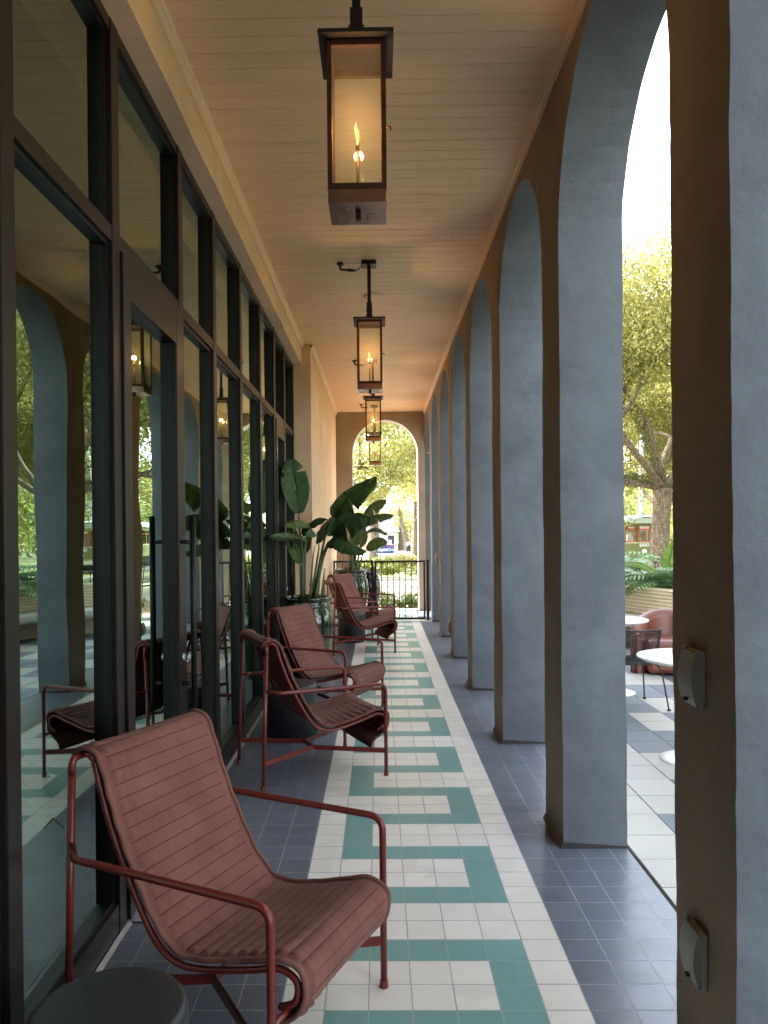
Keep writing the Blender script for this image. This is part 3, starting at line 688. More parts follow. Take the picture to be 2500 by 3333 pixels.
# ------------------------------------------------------------------ lanterns
LX = -0.070
def lantern(y, label, flame_e):
    root = empty('gas_lantern', (LX, y, 0)); tag(root, label, 'lantern', 'gas lanterns hanging in a row from the ceiling')
    hw = .110; zt, zb = 3.480, 2.930
    g = MB(); g.box(-.065, .065, -.065, .065, 3.985, 4.021, 'lblack', .003)
    g.box(-.016, .016, -.016, .016, zt + .14, 3.985, 'lblack'); g.box(-.024, .024, -.024, .024, zt + .02, zt + .18, 'lblack', .002)
    for z in (zt + .07, zt + .12): g.tube([(-.03, -.0, z), (.03, 0, z)], .006, 'lblack', 8)
    g.build('hanging_stem', root)
    g = MB(); g.box(-.140, .140, -.150, .150, zt + .004, zt + .020, 'lblack', .002)
    g.build('cap', root)
    fr = MB(); p = .018
    for sx in (-1, 1):
        for sy in (-1, 1):
            fr.box(min(sx * hw, sx * (hw - p)), max(sx * hw, sx * (hw - p)), min(sy * hw, sy * (hw - p)), max(sy * hw, sy * (hw - p)), zb, zt, 'copper')
    for z0, z1 in ((zb, zb + .020), (zt - .018, zt + .003)):
        for s_ in (-1, 1):
            fr.box(-hw + p, hw - p, min(s_ * hw, s_ * (hw - p)) , max(s_ * hw, s_ * (hw - p)), z0, z1, 'copper')
            fr.box(min(s_ * hw, s_ * (hw - p)), max(s_ * hw, s_ * (hw - p)), -hw + p, hw - p, z0, z1, 'copper')
    # side latch
    fr.tube([(hw, 0, 3.21), (hw + .016, 0, 3.21), (hw + .018, 0, 3.20)], .005, 'copper', 8)
    fr.build('frame', root)
    for (a, b) in (((-hw + p, -hw + .006), (hw - p, -hw + .006)), ((-hw + p, hw - .006), (hw - p, hw - .006)), ((-hw + .006, -hw + p), (-hw + .006, hw - p)), ((hw - .006, -hw + p), (hw - .006, hw - p))):
        g = MB(); g.quad((a[0], a[1], zb + .02), (b[0], b[1], zb + .02), (b[0], b[1], zt - .018), (a[0], a[1], zt - .018), 'lglass'); g.build('glass_pane', root)
    # bottom tray with air holes
    g = MB(); q = hw - .001
    g.box(-q, q, -q, q, zb - .052, zb - .001, 'tray', .002)
    for k in range(8):
        a = 2 * math.pi * k / 8 + .2
        if k == 2: continue
        n = len(g.v); cx, cyy = .062 * math.cos(a), .062 * math.sin(a)
        g.disc((cx, cyy, zb - .0535), .0065, 'alu', 10, up=False)
    g.box(-.010, .010, -.012, .012, zb - .075, zb - .0525, 'lblack')
    g.build('tray', root)
    g = MB(); g.tube([(0, 0, zb - .05), (0, 0, 3.135)], .006, 'copper', 10); g.tube([(0, 0, 3.12), (0, 0, 3.15)], .008, 'copper', 10)
    g.tube([(-.02, 0, zb + .014), (.03, 0, zb + .014)], .006, 'lblack', 8); g.build('gas_burner', root)
    g = MB()
    for dx, h, w_ in ((-.003, .085, .009), (.007, .060, .007)):
        pts = []; rs = []
        for i in range(9):
            t = i / 8; pts.append((dx * t * 1.5 + .003 * math.sin(t * 6), 0, 3.148 + h * t)); rs.append(max(.0006, w_ * math.sin(math.pi * (t * .85 + .13)) ** 1.1))
        g.tube(pts, rs, 'flame2' if dx < 0 else 'flame', 10)
    g.build('flame', root)
    l = bpy.data.lights.new('lantern_glow', 'POINT'); l.energy = flame_e; l.color = (1.0, .50, .18); l.shadow_soft_size = .02
    lo = bpy.data.objects.new('lantern_glow', l); C.objects.link(lo); lo.parent = root; lo.location = (0, 0, 3.20)
    return root
LY = [2.98, 6.83, 10.80, 14.80]
for y, lab in zip(LY, ('copper framed gas lantern nearest the camera, large at the top', 'second gas lantern along the ceiling, round speaker plate behind its stem', 'third gas lantern along the ceiling, in front of the far arch', 'farthest small gas lantern seen against the leafy arch beyond the gate')):
    lantern(y, lab, 0.75)
for y in LY[:3] + [14.6]:
    g = MB()
    g.tube([(-.325, y + .02, 4.021), (-.325, y + .02, 4.006)], .030, 'black', 20)
    g.tube(fillet([(-.325, y + .02, 4.01), (-.325, y + .02, 3.965), (-.24, y + .01, 3.955)], .02), .010, 'black', 10)
    g.tube([(-.255, y + .01, 3.957), (-.19, y + .01, 3.952)], [.016, .010], 'black', 12)
    g.tube(spline([(-.19, y + .01, 3.952), (-.165, y, 3.955), (-.14, y, 3.985), (-.132, y, 4.0)], 6), .004, 'black', 8)
    tag(g.build('gas_pipe'), {0: 'black gas pipe elbow beside the stem of the nearest lantern', 1: 'black gas pipe elbow on the ceiling beside the second lantern', 2: 'black gas pipe elbow on the ceiling beside the third lantern', 3: 'black gas pipe elbow on the ceiling beside the farthest lantern'}[([*LY[:3], 14.6]).index(y)], 'pipe', 'gas pipe elbows feeding the lanterns')
g = MB(); g.lathe([(0, 4.008), (.09, 4.008), (.116, 4.012), (.120, 4.020)], 'trim', 48, (-.03, 7.83)); tag(g.build('ceiling_speaker'), 'round painted speaker plate on the ceiling between second and third lantern', 'speaker')

# ------------------------------------------------------------------ socket covers on the columns
def socket(y, z, label):
    root = empty('socket_cover', (XI - .001, y, z)); tag(root, label, 'socket cover', 'weatherproof covers on the columns')
    g = MB(); n = 14; H_ = .078; W_ = .052
    pr = [(-.020 - .020 * math.sin(math.pi * (i / n * .85 + .08)), -H_ + 2 * H_ * i / n) for i in range(n + 1)]
    for s_ in (-1, 1):
        base = len(g.v); g.v += [(-.002, s_ * W_, -H_)] + [(a * (1 if s_ else 1), s_ * W_, b) for a, b in pr] + [(-.002, s_ * W_, H_)]
        idx = list(range(base, len(g.v))); g.face(idx if s_ < 0 else idx[::-1], 'sage')
    full = [(-.002, -H_)] + pr + [(-.002, H_)]
    for a, b in zip(full[:-1], full[1:]): g.quad((a[0], -W_, a[1]), (a[0], W_, a[1]), (b[0], W_, b[1]), (b[0], -W_, b[1]), 'sage', True)
    g.build('cover', root)
    g = MB(); g.box(-.014, .0, -W_ - .006, W_ + .006, -H_ - .005, H_ + .005, 'sage', .003); g.build('back_plate', root)
    for s_ in (-1, 1):
        g = MB(); g.tube([(-.012, s_ * (W_ - .01), H_ + .004), (-.012, s_ * (W_ + .010), H_ + .004)], .007, 'sage', 10); g.build('hinge', root)
    g = MB(); g.box(-.042, -.032, -.008, .008, -H_ + .012, -H_ + .020, 'lblack'); g.build('latch', root)
socket(2.283, 1.215, 'upper grey cover on the nearest column')
socket(2.283, 0.400, 'lower grey cover on the nearest column')
socket(10.20, 0.35, 'small cover low on the inner face of a distant column')
socket(12.41, 1.17, 'small cover at mid height on the second to last column')

# ------------------------------------------------------------------ lounge chair
RAIL = [(-.405, .80), (-.408, .905), (-.335, .915), (-.300, .80), (-.245, .66), (-.150, .475), (-.070, .365), (.02, .325), (.14, .338), (.28, .372), (.375, .398), (.432, .375), (.428, .318), (.375, .288), (.30, .300)]
def railpath(y, start=1):
    P = [(a, y, b) for a, b in RAIL[start:]]
    return P
rail2d = [Vector((p.x, p.z)) for p in spline([(a, 0, b) for a, b in RAIL[2:]], 10)]
def resample(P, ds):
    L = [0]
    for a, b in zip(P[:-1], P[1:]): L.append(L[-1] + (b - a).length)
    n = int(L[-1] / ds); out = []; j_ = 0
    for i in range(n + 1):
        s_ = L[-1] * i / n
        while j_ < len(L) - 2 and L[j_ + 1] < s_: j_ += 1
        t = (s_ - L[j_]) / max(1e-9, L[j_ + 1] - L[j_]); out.append(P[j_].lerp(P[j_ + 1], t))
    return out, L[-1]
def cushion(parent):
    # path: over the top rail, down the back, along the seat, round the front and back underneath
    pts = [(-.425, .905), (-.405, .935), (-.352, .944), (-.306, .905), (-.262, .79), (-.207, .655), (-.112, .475), (-.038, .385), (.03, .352), (.14, .364), (.275, .398), (.378, .425), (.449, .403), (.461, .350), (.446, .294), (.402, .252), (.368, .236), (.343, .208), (.328, .172)]
    P, L = resample([Vector((p.x, p.z)) for p in spline([(a, 0, b) for a, b in pts], 12)], .0031)
    n = len(P); W_ = .285; nw = 84; pitch = .0475
    g = MB(); ds = L / (n - 1)
    def tang(i): return (P[min(n - 1, i + 1)] - P[max(0, i - 1)]).normalized()
    for i in range(n):
        s_ = i * ds; t = tang(i); nn = Vector((-t.y, t.x))
        ph = (s_ % pitch) / pitch; q = abs(math.sin(math.pi * ph)) ** 0.62
        edge_s = min(1, min(s_, L - s_) / .02)
        for k in range(nw + 1):
            u = -1 + 2 * k / nw; y = u * W_
            ed = min(1, max(0, 1 - abs(u) - .07) / .06) ** 0.5
            puck = .0016 * nz((s_ * 9, y * 24, 3), 1) + .0022 * nz((s_ * 4, y * 10, 7), 1)
            cr_ = abs(nz((y * 14 + .3 * math.sin(s_ * 30), math.floor(s_ / pitch) * 3.7, 2), 1)); crease = -.006 * max(0, 1 - cr_ * 9) * q
            vq = abs((y / .052) % 1 - .5) * .052; q *= 1 - .30 * math.exp(-(vq / .0045) ** 2)
            h = (.004 + .0185 * q * ed + puck * q + crease) * edge_s * (0.35 + .65 * ed)
            sag = -.004 * (1 - u * u) * (1 if .03 < s_ / L < .95 else 0)
            p = P[i] + nn * (h + sag)
            fl = .006 * nz((s_ * 12, u * 2, 5), 1) if i > n * .93 else 0
            wav = W_ * u + .0022 * math.sin(s_ * 60) * (abs(u) > .99) 
            g.v.append((p.x + fl, wav, p.y + fl))
    off = len(g.v)
    for i in range(n):
        t = tang(i); nn = Vector((-t.y, t.x))
        for k in range(nw + 1):
            u = -1 + 2 * k / nw; p = P[i] - nn * (.003 + .004 * (1 - u * u)); sag = 0
            g.v.append((p.x, W_ * u, p.y - 0))
    w1 = nw + 1
    for i in range(n - 1):
        for k in range(nw):
            a = i * w1 + k; seam = int(i * ds / pitch) != int((i + 1) * ds / pitch) and 3 < k < nw - 4; g.face((a, a + w1, a + w1 + 1, a + 1), 'thread_shade' if seam else 'cloth', True)
            a += off; g.face((a, a + 1, a + w1 + 1, a + w1), 'cloth', True)
        for k in (0, nw):
            a = i * w1 + k; q_ = (a, off + a, off + a + w1, a + w1); g.face(q_ if k == 0 else q_[::-1], 'cloth', True)
    for i in (0, n - 1):
        for k in range(nw):
            a = i * w1 + k; q_ = (a, a + 1, off + a + 1, off + a); g.face(q_ if i == 0 else q_[::-1], 'cloth', True)
    cu = g.build('cushion', parent)
    g = MB()
    loop = []
    for i in range(0, n, 4): loop.append((P[i].x, -W_ - .002 + .0025 * math.sin(i * .21), P[i].y + .004))
    for i in range(n - 1, -1, -4): loop.append((P[i].x, W_ + .002 + .0025 * math.sin(i * .17), P[i].y + .004))
    g.tube(loop, .0085, 'cloth', 8, closed=True); g.build('piping', cu)
    return cu
def make_chair():
    root = empty('lounge_chair'); rt = .0125
    yb, yf, ys = .31, .37, .283
    for s_ in (-1, 1):
        # back post with its foot, rising to the top rail
        g = MB(); g.tube(fillet([(-.435, s_ * yb, .002), (-.405, s_ * yb, .86)], .01), rt, 'red', 14); g.lathe([(.0135, .028), (.0165, .004), (.0165, .0), (0, .0)], 'red', 14, (-.435, s_ * yb)); lg = g.build('back_leg', root)
        g = MB(); g.disc((-.435, s_ * yb, .0005), .016, 'rubber', 14, up=False); g.build('foot_pad', lg)
        # arm: leaves the back post, kinks out, runs forward and bends down into the front leg
        g = MB(); pth = fillet([(-.412, s_ * yb, .632), (-.335, s_ * (yf + .002), .622), (.402, s_ * yf, .617), (.402, s_ * yf, .003)], [0, .05, .055, 0], 8)
        g.tube(pth, rt, 'red', 14); g.lathe([(.0135, .028), (.0165, .004), (.0165, .0), (0, .0)], 'red', 14, (.402, s_ * yf)); lg = g.build('arm_and_front_leg', root)
        g = MB(); g.disc((.402, s_ * yf, .0005), .016, 'rubber', 14, up=False); g.build('foot_pad', lg)
        # side rail of the seat shell
        g = MB(); g.tube(spline([(a, s_ * ys, b) for a, b in RAIL[2:-1]], 8), rt * .85, 'red', 12); g.build('side_rail', root)
    g = MB()
    tp = fillet([(-.405, -yb, .86), (-.404, -yb, .918), (-.404, yb, .918), (-.405, yb, .86)], [0, .045, .045, 0], 8); g.tube(tp, rt, 'red', 14)
    for s_ in (-1, 1): g.tube(fillet([(-.404, s_ * ys * .93, .918), (-.36, s_ * ys, .930), (-.333, s_ * ys, .912)], .02), rt * .85, 'red', 12)
    g.build('top_rail', root)
    g = MB()
    for k in range(13):
        y = -ys + 2 * ys * (k + 1) / 14
        P = spline([(a, y, b) for a, b in RAIL[2:-2]], 6)
        P = [Vector((-.395, y, .925))] + P
        g.tube(P, .0042, 'red', 6, flat=(.6, 1.3))
    for (a, b) in ((.428, .318),): 
        g.tube([(a, -ys, b - .006), (a, ys, b - .006)], .008, 'red', 8)
    g.build('seat_slats', root)
    g = MB(); g.tube(fillet([(.40, -yf, .285), (.40, -ys, .285), (.40, ys, .285), (.40, yf, .285)], .01), .010, 'red', 10); g.build('front_crossbar', root)
    g = MB(); nx = .0
    def bar(a, b):
        a, b = Vector(a), Vector(b); t = (b - a).normalized(); s_ = Vector((-t.y, t.x, 0)) * .006; h = Vector((0, 0, .015))
        q = [a - s_ - h, a + s_ - h, a + s_ + h, a - s_ + h]; r_ = [b - s_ - h, b + s_ - h, b + s_ + h, b - s_ + h]
        n = len(g.v); g.v += [tuple(v) for v in q + r_]
        for f in ((0, 1, 2, 3), (7, 6, 5, 4), (0, 4, 5, 1), (1, 5, 6, 2), (2, 6, 7, 3), (3, 7, 4, 0)): g.face([n + i for i in f], 'red')
    z = .168
    for s_ in (-1, 1):
        bar((-.425, s_ * yb, z), (-.015, s_ * .085, z)); bar((.402, s_ * yf, z), (-.015, s_ * .085, z))
    bar((-.015, -.088, z), (-.015, .088, z)); g.build('leg_brace', root)
    cushion(root)
    return root
CH = [(-.519, 2.622, -25, 'red lounge chair with quilted cushion, nearest the camera beside the drum stool'),
      (-.488, 5.352, 24.6, 'second red lounge chair, turned away so its slatted back and post show'),
      (-.505, 7.02, -25, 'third red lounge chair, quilted back facing the camera in front of the first glazed pot'),
      (-.300, 10.51, 18, 'fourth red lounge chair, bare slats of its back showing, beside the distant drum stool'),
      (-.300, 11.98, -28, 'farthest red lounge chair, just before the iron gate and far glazed pot')]
c0 = make_chair()
for i, (x, y, a, lab) in enumerate(CH):
    c = c0 if i == 0 else copy_tree(c0)
    c.location = (x, y, 0); c.rotation_euler = (0, 0, R(a)); tag(c, lab, 'lounge chair', 'red lounge chairs along the windows')

# drum stools
def make_stool():
    root = empty('drum_stool'); r = .203
    g = MB(); g.lathe([(r - .03, .0), (r - .02, .002), (r - .018, .012), (r, .016), (r, .40), (r - .003, .413), (r - .010, .421), (r - .02, .4235), (r - .06, .422), (r - .12, .4205), (0, .420)], 'stool', 72); g.build('drum', root)
    g = MB(); g.lathe([(r - .022, .0005), (r - .0225, .013)], 'rubber', 48); g.build('base_ring', root)
    return root
s0 = make_stool()
for i, (x, y, lab) in enumerate(((-.715, 1.985, 'charcoal drum stool cut off by the bottom left corner'), (-.715, 6.19, 'charcoal drum stool between the second and third chairs'), (-.42, 11.36, 'farthest charcoal drum stool, between the last two chairs'))):
    c = s0 if i == 0 else copy_tree(s0); c.location = (x, y, 0); tag(c, lab, 'stool', 'charcoal drum stools between the chairs')

# ------------------------------------------------------------------ glazed pots with banana-like plants
def leaf(parent, pts, w, m='ban', nrm=(0, -1, .2), fold=.25, droop=.1, splits=(), seed=0, name='leaf', wprof=None, wl=1.0, wr=1.0):
    P = spline(pts, 10); n = len(P); r = random.Random(seed); g = MB(); nu = 7
    nrm = Vector(nrm).normalized()
    rows = []
    for i, p in enumerate(P):
        t = i / (n - 1); a = P[max(0, i - 1)]; b = P[min(n - 1, i + 1)]; T_ = (b - a).normalized()
        S = T_.cross(nrm).normalized(); N_ = S.cross(T_).normalized()
        ww = w * (math.sin(math.pi * min(1, t * .93 + .035)) ** .62) * (1 - .28 * t) if t < .999 else .004
        rows.append((p, T_, S, N_, ww, t))
    for side in (-1, 1):
        base = len(g.v)
        sp = [s_ for s_ in splits if s_[0] == side]
        for (p, T_, S, N_, ww, t) in rows:
            k_ = 1.0; dd = 0
            for s_ in sp:
                d = t - s_[1]
                if 0 <= d < .06: k_ = min(k_, .25 + d / .06 * .6)
                elif -.03 < d < 0: dd += .0
            for j_ in range(nu):
                u = j_ / (nu - 1)
                wq = ww * (wl if side < 0 else wr) * k_
                off = S * side * wq * u * math.cos(fold) + N_ * (wq * u * math.sin(fold)) - Vector((0, 0, 1)) * droop * (wq * u) * u * 1.6 + T_ * wq * u * .22
                off += N_ * (.006 * math.sin(t * 38 + side) * u + .010 * nz((t * 6, u * 2, seed + side * 3)))
                g.v.append(tuple(p + off)); g.uv[len(g.v) - 1] = (.5 + side * .5 * u, t)
        for i in range(n - 1):
            for j_ in range(nu - 1):
                a = base + i * nu + j_; q = (a, a + 1, a + nu + 1, a + nu); g.face(q if side > 0 else q[::-1], m, True)
    o = g.build(name, parent)
    md = o.modifiers.new('thickness', 'SOLIDIFY'); md.thickness = .0015; md.offset = 0
    g = MB(); Q = [Vector(p) for p in P]; g.tube([tuple(q - nrm * 0.0) for q in Q], [.0085 * (1 - .85 * i / (n - 1)) for i in range(n)], 'stem', 8); g.build('midrib', o)
    return o
def stalk(parent, pts, r0, r1, m='stem'):
    P = spline(pts, 6); n = len(P); g = MB(); g.tube(P, [r0 + (r1 - r0) * (i / (n - 1)) ** .7 for i in range(n)], m, 10, flat=(1, .75)); return g.build('stalk', parent)
def pot(parent, x, y, s=1.0, m='glaze'):
    g = MB(); pr = [(0, .01), (.15, .01), (.165, .0), (.185, .004), (.188, .02), (.178, .045), (.19, .08), (.225, .18), (.262, .32), (.283, .46), (.290, .58), (.284, .68), (.268, .745), (.250, .775), (.246, .79), (.258, .800), (.262, .812), (.252, .826), (.244, .845), (.246, .862), (.262, .872), (.274, .885), (.274, .902), (.262, .912), (.245, .908), (.235, .89), (.228, .86), (.225, .84)]
    g.lathe([(a * s, b * s) for a, b in pr], m, 64, (x, y)); o = g.build('pot', parent)
    g = MB(); g.lathe([(.226 * s, .85 * s), (.12 * s, .865 * s), (0.001, .87 * s)], 'soil', 32, (x, y)); g.build('soil', parent)
    return o
p1 = empty('potted_plant', (0, 0, 0)); tag(p1, 'big leaved tropical plant in a glazed green jar behind the third chair', 'potted plant', 'plants in tall green glazed jars')
pot(p1, -.815, 8.72, .99)
leaf(p1, [(-.913, 8.75, 1.842), (-.937, 8.70, 2.08), (-.965, 8.68, 2.28), (-.995, 8.75, 2.46)], .19, 'ban', (.25, -1, .1), .22, .05, ((-1, .62), (1, .70)), 1)
leaf(p1, [(-.512, 8.7, 1.787), (-.449, 8.6, 1.909), (-.283, 8.5, 2.064), (-.017, 8.35, 2.223)], .19, 'ban2', (-.1, -1, .45), .12, .28, ((1, .30), (1, .55)), 2, wl=.75, wr=1.1)
leaf(p1, [(-.520, 8.7, 1.574), (-.475, 8.6, 1.665), (-.375, 8.5, 1.745), (-.225, 8.4, 1.785), (-.075, 8.3, 1.765)], .17, 'ban', (0, -1, .35), .15, .4, ((1, .5),), 3, wl=1.15)
leaf(p1, [(-.819, 8.8, 1.588), (-.788, 8.75, 1.714), (-.699, 8.6, 1.775), (-.575, 8.45, 1.772)], .13, 'ban', (.1, -.8, .8), .1, .5, ((1, .6),), 4)
leaf(p1, [(-.80, 8.8, 1.70), (-.86, 8.6, 1.755), (-.935, 8.4, 1.755), (-1.01, 8.25, 1.71)], .12, 'ban2', (-.1, -.7, .9), .1, .5, (), 5)
leaf(p1, [(-.840, 8.75, 1.544), (-.925, 8.45, 1.605), (-.998, 7.95, 1.625), (-1.055, 7.5, 1.61)], .11, 'ban', (-.2, -.7, .8), .15, .55, (), 6)
leaf(p1, [(-.917, 8.8, 1.271), (-.965, 8.8, 1.424), (-1.005, 8.85, 1.56), (-.99, 8.9, 1.692)], .11, 'ban2', (.5, -1, .1), .3, .1, (), 7)
leaf(p1, [(-.890, 8.85, 1.358), (-.855, 8.9, 1.459), (-.810, 9.0, 1.60)], .085, 'ban2', (-.4, -1, .1), .3, .1, (), 8)
leaf(p1, [(-.584, 8.7, 1.511), (-.462, 8.55, 1.562), (-.321, 8.4, 1.49), (-.15, 8.25, 1.408)], .12, 'ban', (.1, -.8, .6), .2, .45, (), 9)
leaf(p1, [(-.70, 8.9, 1.50), (-.62, 9.15, 1.72), (-.50, 9.4, 1.86), (-.33, 9.6, 1.9)], .14, 'ban', (0, .5, .9), .2, .3, (), 10)
for pts, a, b in (([(-.895, 8.8, .87), (-.905, 8.8, 1.207), (-.917, 8.8, 1.271)], .020, .012), ([(-.902, 8.8, .87), (-.879, 8.8, 1.334), (-.912, 8.78, 1.652), (-.913, 8.75, 1.842)], .018, .008),
                  ([(-.885, 8.78, .87), (-.872, 8.8, 1.334), (-.819, 8.8, 1.588)], .018, .009), ([(-.762, 8.8, .87), (-.655, 8.8, 1.421), (-.586, 8.75, 1.675), (-.512, 8.7, 1.787)], .020, .009),
                  ([(-.736, 8.75, .87), (-.643, 8.8, 1.332), (-.52, 8.7, 1.574)], .022, .010), ([(-.715, 8.8, .87), (-.669, 8.8, 1.294), (-.584, 8.7, 1.511)], .020, .009),
                  ([(-.672, 8.8, .87), (-.646, 8.8, 1.078), (-.622, 8.75, 1.22)], .016, .005), ([(-.787, 8.8, .87), (-.72, 8.8, 1.269), (-.693, 8.8, 1.447), (-.70, 8.9, 1.50)], .018, .006),
                  ([(-.80, 8.78, .87), (-.765, 8.8, 1.295), (-.74, 8.8, 1.473)], .016, .004), ([(-.75, 8.82, .87), (-.70, 8.78, 1.15), (-.66, 8.75, 1.36)], .022, .006),
                  ([(-.88, 8.83, .87), (-.862, 8.85, 1.2), (-.835, 8.8, 1.544)], .018, .008), ([(-.86, 8.8, .87), (-.85, 8.82, 1.4), (-.80, 8.8, 1.70)], .016, .007)):
    stalk(p1, pts, a, b)
g = MB(); g.tube([(-.80, 8.62, .88), (-.77, 8.6, .97), (-.79, 8.58, 1.06)], [.016, .010, .002], 'husk', 8); g.tube([(-.66, 8.6, .88), (-.70, 8.58, .99)], [.006, .001], 'husk', 6); g.build('dry_husk', p1)
p2 = empty('potted_plant', (0, 0, 0)); tag(p2, 'tropical plant in a glazed green jar beside the iron gate, farther from the camera', 'potted plant', 'plants in tall green glazed jars')
pot(p2, -.50, 13.28, 1.06)
leaf(p2, [(-.257, 13.1, 1.889), (-.142, 13.0, 1.999), (-.003, 12.9, 2.094), (.127, 12.85, 2.135)], .12, 'ban', (0, -1, .4), .2, .35, ((1, .4),), 11)
leaf(p2, [(-.208, 13.1, 1.75), (-.081, 13.0, 1.861), (.082, 12.9, 1.895), (.241, 12.8, 1.877)], .11, 'ban', (0, -.8, .6), .15, .45, ((1, .45),), 12)
leaf(p2, [(-.307, 13.0, 1.688), (-.255, 12.9, 1.762), (-.203, 12.8, 1.822), (-.128, 12.75, 1.845)], .12, 'ban', (.2, -1, .5), .35, .4, ((1, .3), (1, .5), (-1, .4)), 13)
leaf(p2, [(-.439, 13.1, 1.362), (-.411, 13.05, 1.476), (-.371, 13.0, 1.589), (-.333, 13.0, 1.68)], .13, 'ban2', (0, -1, 0), .15, .05, (), 14)
leaf(p2, [(-.261, 13.1, 1.549), (-.158, 13.0, 1.649), (-.032, 12.95, 1.661), (.14, 12.85, 1.554)], .07, 'ban', (0, -.5, .9), .2, .5, (), 15)
leaf(p2, [(-.219, 13.1, 1.31), (-.11, 13.0, 1.411), (.016, 12.95, 1.461), (.133, 12.9, 1.411)], .11, 'ban2', (0, -1, .2), .1, .25, (), 16)
leaf(p2, [(-.32, 13.0, 1.35), (-.28, 13.0, 1.45), (-.25, 13.0, 1.56), (-.26, 13.0, 1.65)], .08, 'ban2', (-.3, -1, 0), .2, .1, (), 17)
for pts, a, b in (([(-.509, 13.2, .93), (-.494, 13.2, 1.2), (-.439, 13.1, 1.362)], .03, .01), ([(-.471, 13.2, .93), (-.416, 13.15, 1.285), (-.307, 13.0, 1.688)], .032, .008), ([(-.49, 13.25, .93), (-.40, 13.2, 1.3), (-.208, 13.1, 1.75)], .032, .008),
                  ([(-.44, 13.2, .93), (-.38, 13.15, 1.35), (-.257, 13.1, 1.889)], .03, .008), ([(-.37, 13.2, .93), (-.303, 13.15, 1.182), (-.219, 13.1, 1.31)], .022, .008), ([(-.42, 13.25, .93), (-.33, 13.2, 1.3), (-.261, 13.1, 1.549)], .026, .008),
                  ([(-.598, 13.2, .93), (-.62, 13.2, 1.2), (-.658, 13.2, 1.412)], .008, .003), ([(-.56, 13.2, .93), (-.53, 13.2, 1.25), (-.50, 13.2, 1.45)], .008, .003), ([(-.46, 13.15, .93), (-.44, 13.15, 1.2), (-.32, 13.0, 1.36)], .03, .008)):
    stalk(p2, pts, a, b)
g = MB(); g.tube([(-.56, 13.15, .93), (-.55, 13.15, 1.12)], [.03, .004], 'husk', 8); g.tube([(-.60, 13.15, .93), (-.58, 13.13, 1.10)], [.015, .002], 'husk', 8); g.build('dry_husk', p2)
bp_ = empty('black_pot', (0, 0, 0)); tag(bp_, 'empty black glazed jar standing just beyond the iron railing', 'pot'); M['bglaze'] = mat('black_glaze', (.008, .007, .007), .08, var=.2)
pot(bp_, -.26, 14.35, .95, 'bglaze')

# ------------------------------------------------------------------ gate and railing
gy = 13.80
gt = empty('iron_gate', (0, 0, 0)); tag(gt, 'black iron gate with thin square bars across the far end of the walkway', 'gate')
def rect_frame(g, x0, x1, z0, z1, t, y, d=.02):
    g.box(x0, x0 + t, y - d, y + d, z0, z1, 'black'); g.box(x1 - t, x1, y - d, y + d, z0, z1, 'black'); g.box(x0 + t, x1 - t, y - d, y + d, z1 - t, z1, 'black'); g.box(x0 + t, x1 - t, y - d, y + d, z0, z0 + t, 'black')
g = MB(); rect_frame(g, -.092, .815, .030, 1.085, .034, gy); g.build('gate_frame', gt)
for x in (.032, .139, .243, .349, .458, .565, .675): g = MB(); g.box(x - .007, x + .007, gy - .007, gy + .007, .064, 1.051, 'black'); g.build('bar', gt)
g = MB(); g.box(-.058, .78, gy - .006, gy + .006, .175, .187, 'black'); g.build('lower_rail', gt)
g = MB(); g.box(-.104, -.096, gy - .03, gy + .02, .86, .98, 'black'); g.tube([(-.11, gy - .04, .92), (-.11, gy - .07, .92), (-.05, gy - .07, .92)], .008, 'black', 8); g.build('latch', gt)
rl = empty('iron_railing', (0, 0, 0)); tag(rl, 'short black iron railing between the gate and the left wall, behind the far jar', 'railing')
g = MB(); rect_frame(g, XP + .03, -.118, .06, 1.09, .034, gy); g.build('rail_frame', rl)
g = MB(); g.box(-.158, -.112, gy - .023, gy + .023, .012, 1.095, 'black'); g.build('post', rl)
for x in (-.77, -.67, -.57, -.47, -.37, -.27): g = MB(); g.box(x - .007, x + .007, gy - .007, gy + .007, .094, 1.056, 'black'); g.build('bar', rl)
g = MB(); g.box(.832, .882, gy - .025, gy + .025, .0, 1.10, 'black', .002); tag(g.build('gate_post'), 'black square iron post beside the column that the gate closes on', 'post')

# ------------------------------------------------------------------ patio furniture
def tulip(x, y, r, label):
    root = empty('round_table', (x, y, -.012)); tag(root, label, 'table', 'white round patio tables')
    g = MB(); g.lathe([(0, .715), (r - .03, .715), (r - .004, .728), (r, .734), (r - .002, .740), (0, .742)], 'white', 64); g.build('table_top', root)
    g = MB(); g.lathe([(r * .62, .0), (r * .62, .006), (r * .5, .014), (.10, .03), (.045, .07), (.028, .16), (.026, .45), (.04, .62), (.09, .70), (.14, .716)], 'white', 48); g.build('pedestal', root)
tulip(2.245, 5.52, .40, 'white round pedestal table partly hidden by the nearest column')
tulip(2.35, 7.80, .34, 'white round pedestal table farther off behind the black mesh chair')
tulip(4.0, 2.3, .40, 'white round pedestal table on the open patio to the right')
